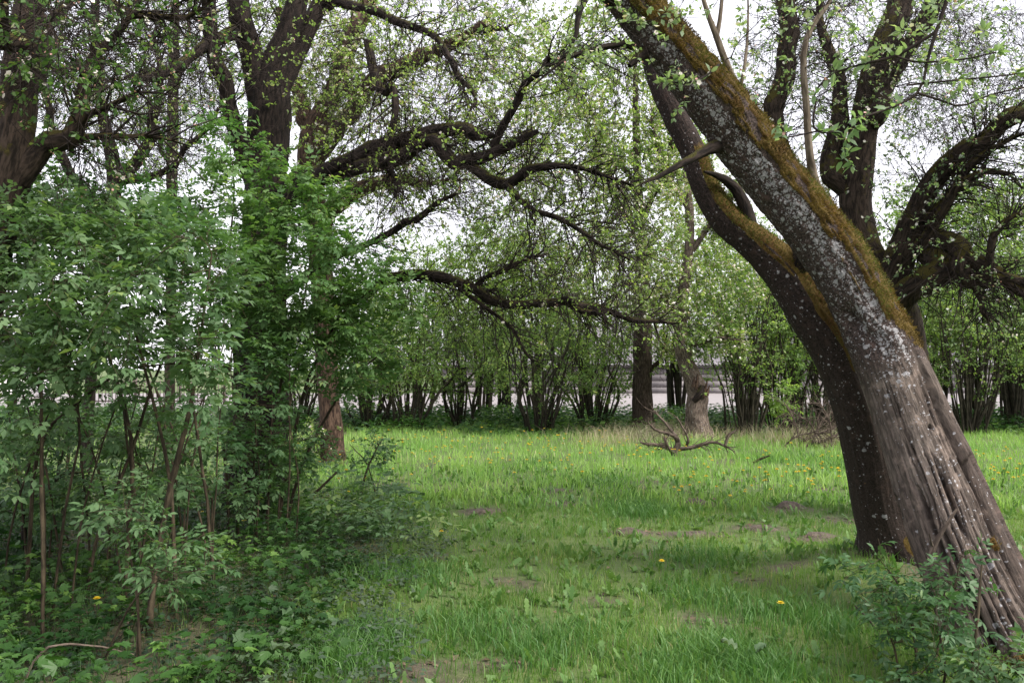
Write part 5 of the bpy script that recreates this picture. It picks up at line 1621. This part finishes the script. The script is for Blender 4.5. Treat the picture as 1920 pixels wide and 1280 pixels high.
dead('fallen_branch', 'fallen dead branch with upturned twigs lying in the grass before the broken trunk',
     [[(1262, 862, 15.2, 15), (1266, 845, 15.2, 13), (1272, 828, 15.2, 10), (1258, 805, 15.3, 6), (1240, 785, 15.4, 4), (1226, 770, 15.5, 2.5)],
      [(1268, 842, 15.2, 9), (1300, 838, 15.1, 8), (1335, 828, 15.0, 6), (1360, 836, 14.9, 4), (1378, 846, 14.9, 2.5)],
      [(1266, 846, 15.2, 11), (1240, 835, 15.1, 8), (1215, 832, 15.0, 6), (1200, 828, 15.0, 3)], [(1272, 830, 15.2, 9), (1262, 815, 15.1, 7), (1230, 806, 15.0, 5), (1214, 790, 15.0, 3)],
      [(1284, 842, 15.2, 6), (1290, 820, 15.1, 4), (1268, 780, 15.1, 3)], [(1360, 834, 14.9, 6), (1366, 815, 14.9, 5), (1380, 806, 14.9, 3)],
      [(1264, 850, 15.2, 9), (1250, 835, 15.0, 7), (1246, 818, 15, 4)]], n_tw=190, seed=5, tl=(.12, .55))
dead('brush_heap', 'heap of dry bramble stems beside the leaning trunk at the far side',
     [[(1480, 838, 16.6, 5), (1530, 815, 16.7, 5), (1575, 795, 16.8, 3)], [(1500, 840, 16.5, 6), (1545, 825, 16.5, 6), (1590, 805, 16.5, 4)], [(1500, 835, 16.8, 3), (1490, 790, 16.8, 3), (1470, 755, 16.9, 2)],
      [(1520, 835, 16.7, 3), (1540, 790, 16.7, 3), (1575, 760, 16.8, 2)], [(1460, 845, 16.4, 3), (1500, 815, 16.4, 3), (1560, 810, 16.4, 2)], [(1540, 840, 16.4, 3), (1520, 795, 16.4, 3), (1480, 770, 16.5, 2)],
      [(1560, 845, 16.3, 3), (1555, 790, 16.3, 3), (1535, 750, 16.4, 2)]], cat='brush', n_tw=240, seed=8, tl=(.3, 1.0), sides=6)
dead('dead_stick', 'bare forked stick propped against the split wood of the leaning trunk', [[(1742, 1058, 4.70, 11), (1752, 1020, 4.72, 10), (1772, 985, 4.74, 8), (1792, 952, 4.76, 5)], [(1750, 1025, 4.72, 5), (1747, 1010, 4.68, 4), (1744, 998, 4.66, 2)], [(1744, 1050, 4.70, 5), (1738, 1044, 4.66, 3)]], cat='stick', seed=11)
dead('dead_stick', 'thin cut stick slanting out of the undergrowth toward the brown trunk', [[(545, 985, 9.0, 6), (570, 945, 9.0, 6), (600, 915, 9.0, 5), (632, 885, 9.0, 4)]], cat='stick', mat='elder_stem', seed=12)
dead('dry_stem', 'pale dry stem arching over the undergrowth in the bottom left corner', [[(38, 1330, 3.9, 5), (45, 1275, 3.9, 5), (75, 1225, 3.95, 5), (110, 1207, 4.0, 4.5), (180, 1210, 4.1, 4), (250, 1228, 4.2, 3)]], cat='stem', seed=13)
dead('dead_stick', 'small dry forked twig lying on the undergrowth in front of the young elder', [[(275, 1142, 5.3, 5), (245, 1152, 5.15, 4), (232, 1185, 4.9, 3.5), (190, 1214, 4.65, 2)], [(234, 1180, 4.92, 3), (225, 1205, 4.7, 2.5), (204, 1224, 4.55, 2)], [(268, 1144, 5.25, 3), (265, 1172, 5.0, 2.5), (262, 1197, 4.8, 2)]], cat='stick', seed=14, n_tw=10, tl=(.04, .12))
dead('dead_branch', 'dark curved dead branch curling above the grass at the far left', [[(44, 1075, 6.6, 11), (47, 950, 6.6, 10), (54, 880, 6.6, 9), (62, 830, 6.6, 7), (90, 800, 6.6, 4)], [(52, 938, 6.6, 9), (85, 922, 6.55, 8), (112, 890, 6.5, 7), (152, 884, 6.5, 4)], [(108, 895, 6.5, 6), (112, 860, 6.5, 5), (100, 840, 6.5, 3)]], mat='bark_dark', seed=15, n_tw=14, tl=(.1, .3))
dead('dead_stick', 'short twig lying in the grass below the brush heap', [[(1412, 868, 13.6, 5), (1425, 860, 13.6, 5), (1442, 853, 13.6, 3)]], cat='stick', mat='bark_dark', seed=16)
dead('dry_stem', 'thin brown stem leaning in the grass left of the elder shoots', [[(1650, 1190, 4.9, 5), (1630, 1160, 4.95, 4), (1605, 1135, 5.0, 3)]], cat='stem', seed=17)
dead('dry_stem', 'tall bare upright stem at the left edge in front of the bushes', [[(80, 1235, 4.6, 7), (79, 1050, 4.6, 7), (78, 900, 4.6, 7), (80, 760, 4.6, 6), (76, 640, 4.6, 4)]], cat='stem', mat='elder_stem', seed=18)


def molehill(px, py, rx, ry, h, label, seed):
    d = EYE * FPX / (py - 690)
    p = W(px, py, d)
    n = 34
    u, v = np.meshgrid(np.linspace(0, 1, n), np.arange(n * 2) / (n * 2) * 2 * math.pi, indexing='ij')
    X_, Y_ = u * np.cos(v) * rx, u * np.sin(v) * ry
    nz = fbm(np.stack([X_ * 9 + seed, Y_ * 9, np.zeros_like(X_)], -1), 4)
    Z_ = gz(X_ + p[0], Y_ + p[1]) + h * (1 - u ** 1.6) * (.35 + 1.2 * nz) - .03 * u ** 3
    i = np.arange(n * n * 2).reshape(n, n * 2)
    f = np.stack([i[:-1], i[1:], np.roll(i[1:], -1, 1), np.roll(i[:-1], -1, 1)], -1).reshape(-1, 4)
    o = link('molehill', mesh_from('molehill', np.stack([X_, Y_, Z_], -1), [f], M['earth']), loc=(p[0], p[1], 0))
    tag(o, label, 'molehill', 'molehills in the meadow')


for a in [(1483, 957, .20, .14, .06, 'small brown molehill farthest back, left of the leaning tree', 1), (1300, 1006, .26, .14, .035, 'wide flattened patch of molehill earth in mid meadow', 2), (1180, 1004, .22, .13, .045, 'crumbly earth spot left of the wide molehill', 3),
          (1430, 995, .20, .14, .04, 'dark crumbly molehill right of the wide molehill', 4), (1535, 1006, .22, .15, .04, 'molehill close to the foot of the leaning trunk', 5), (1305, 944, .22, .14, .05, 'low grey molehill in the sunlit grass behind the wide one', 6),
          (905, 962, .2, .13, .04, 'low molehill left of centre near the undergrowth', 7)]:
    molehill(*a)
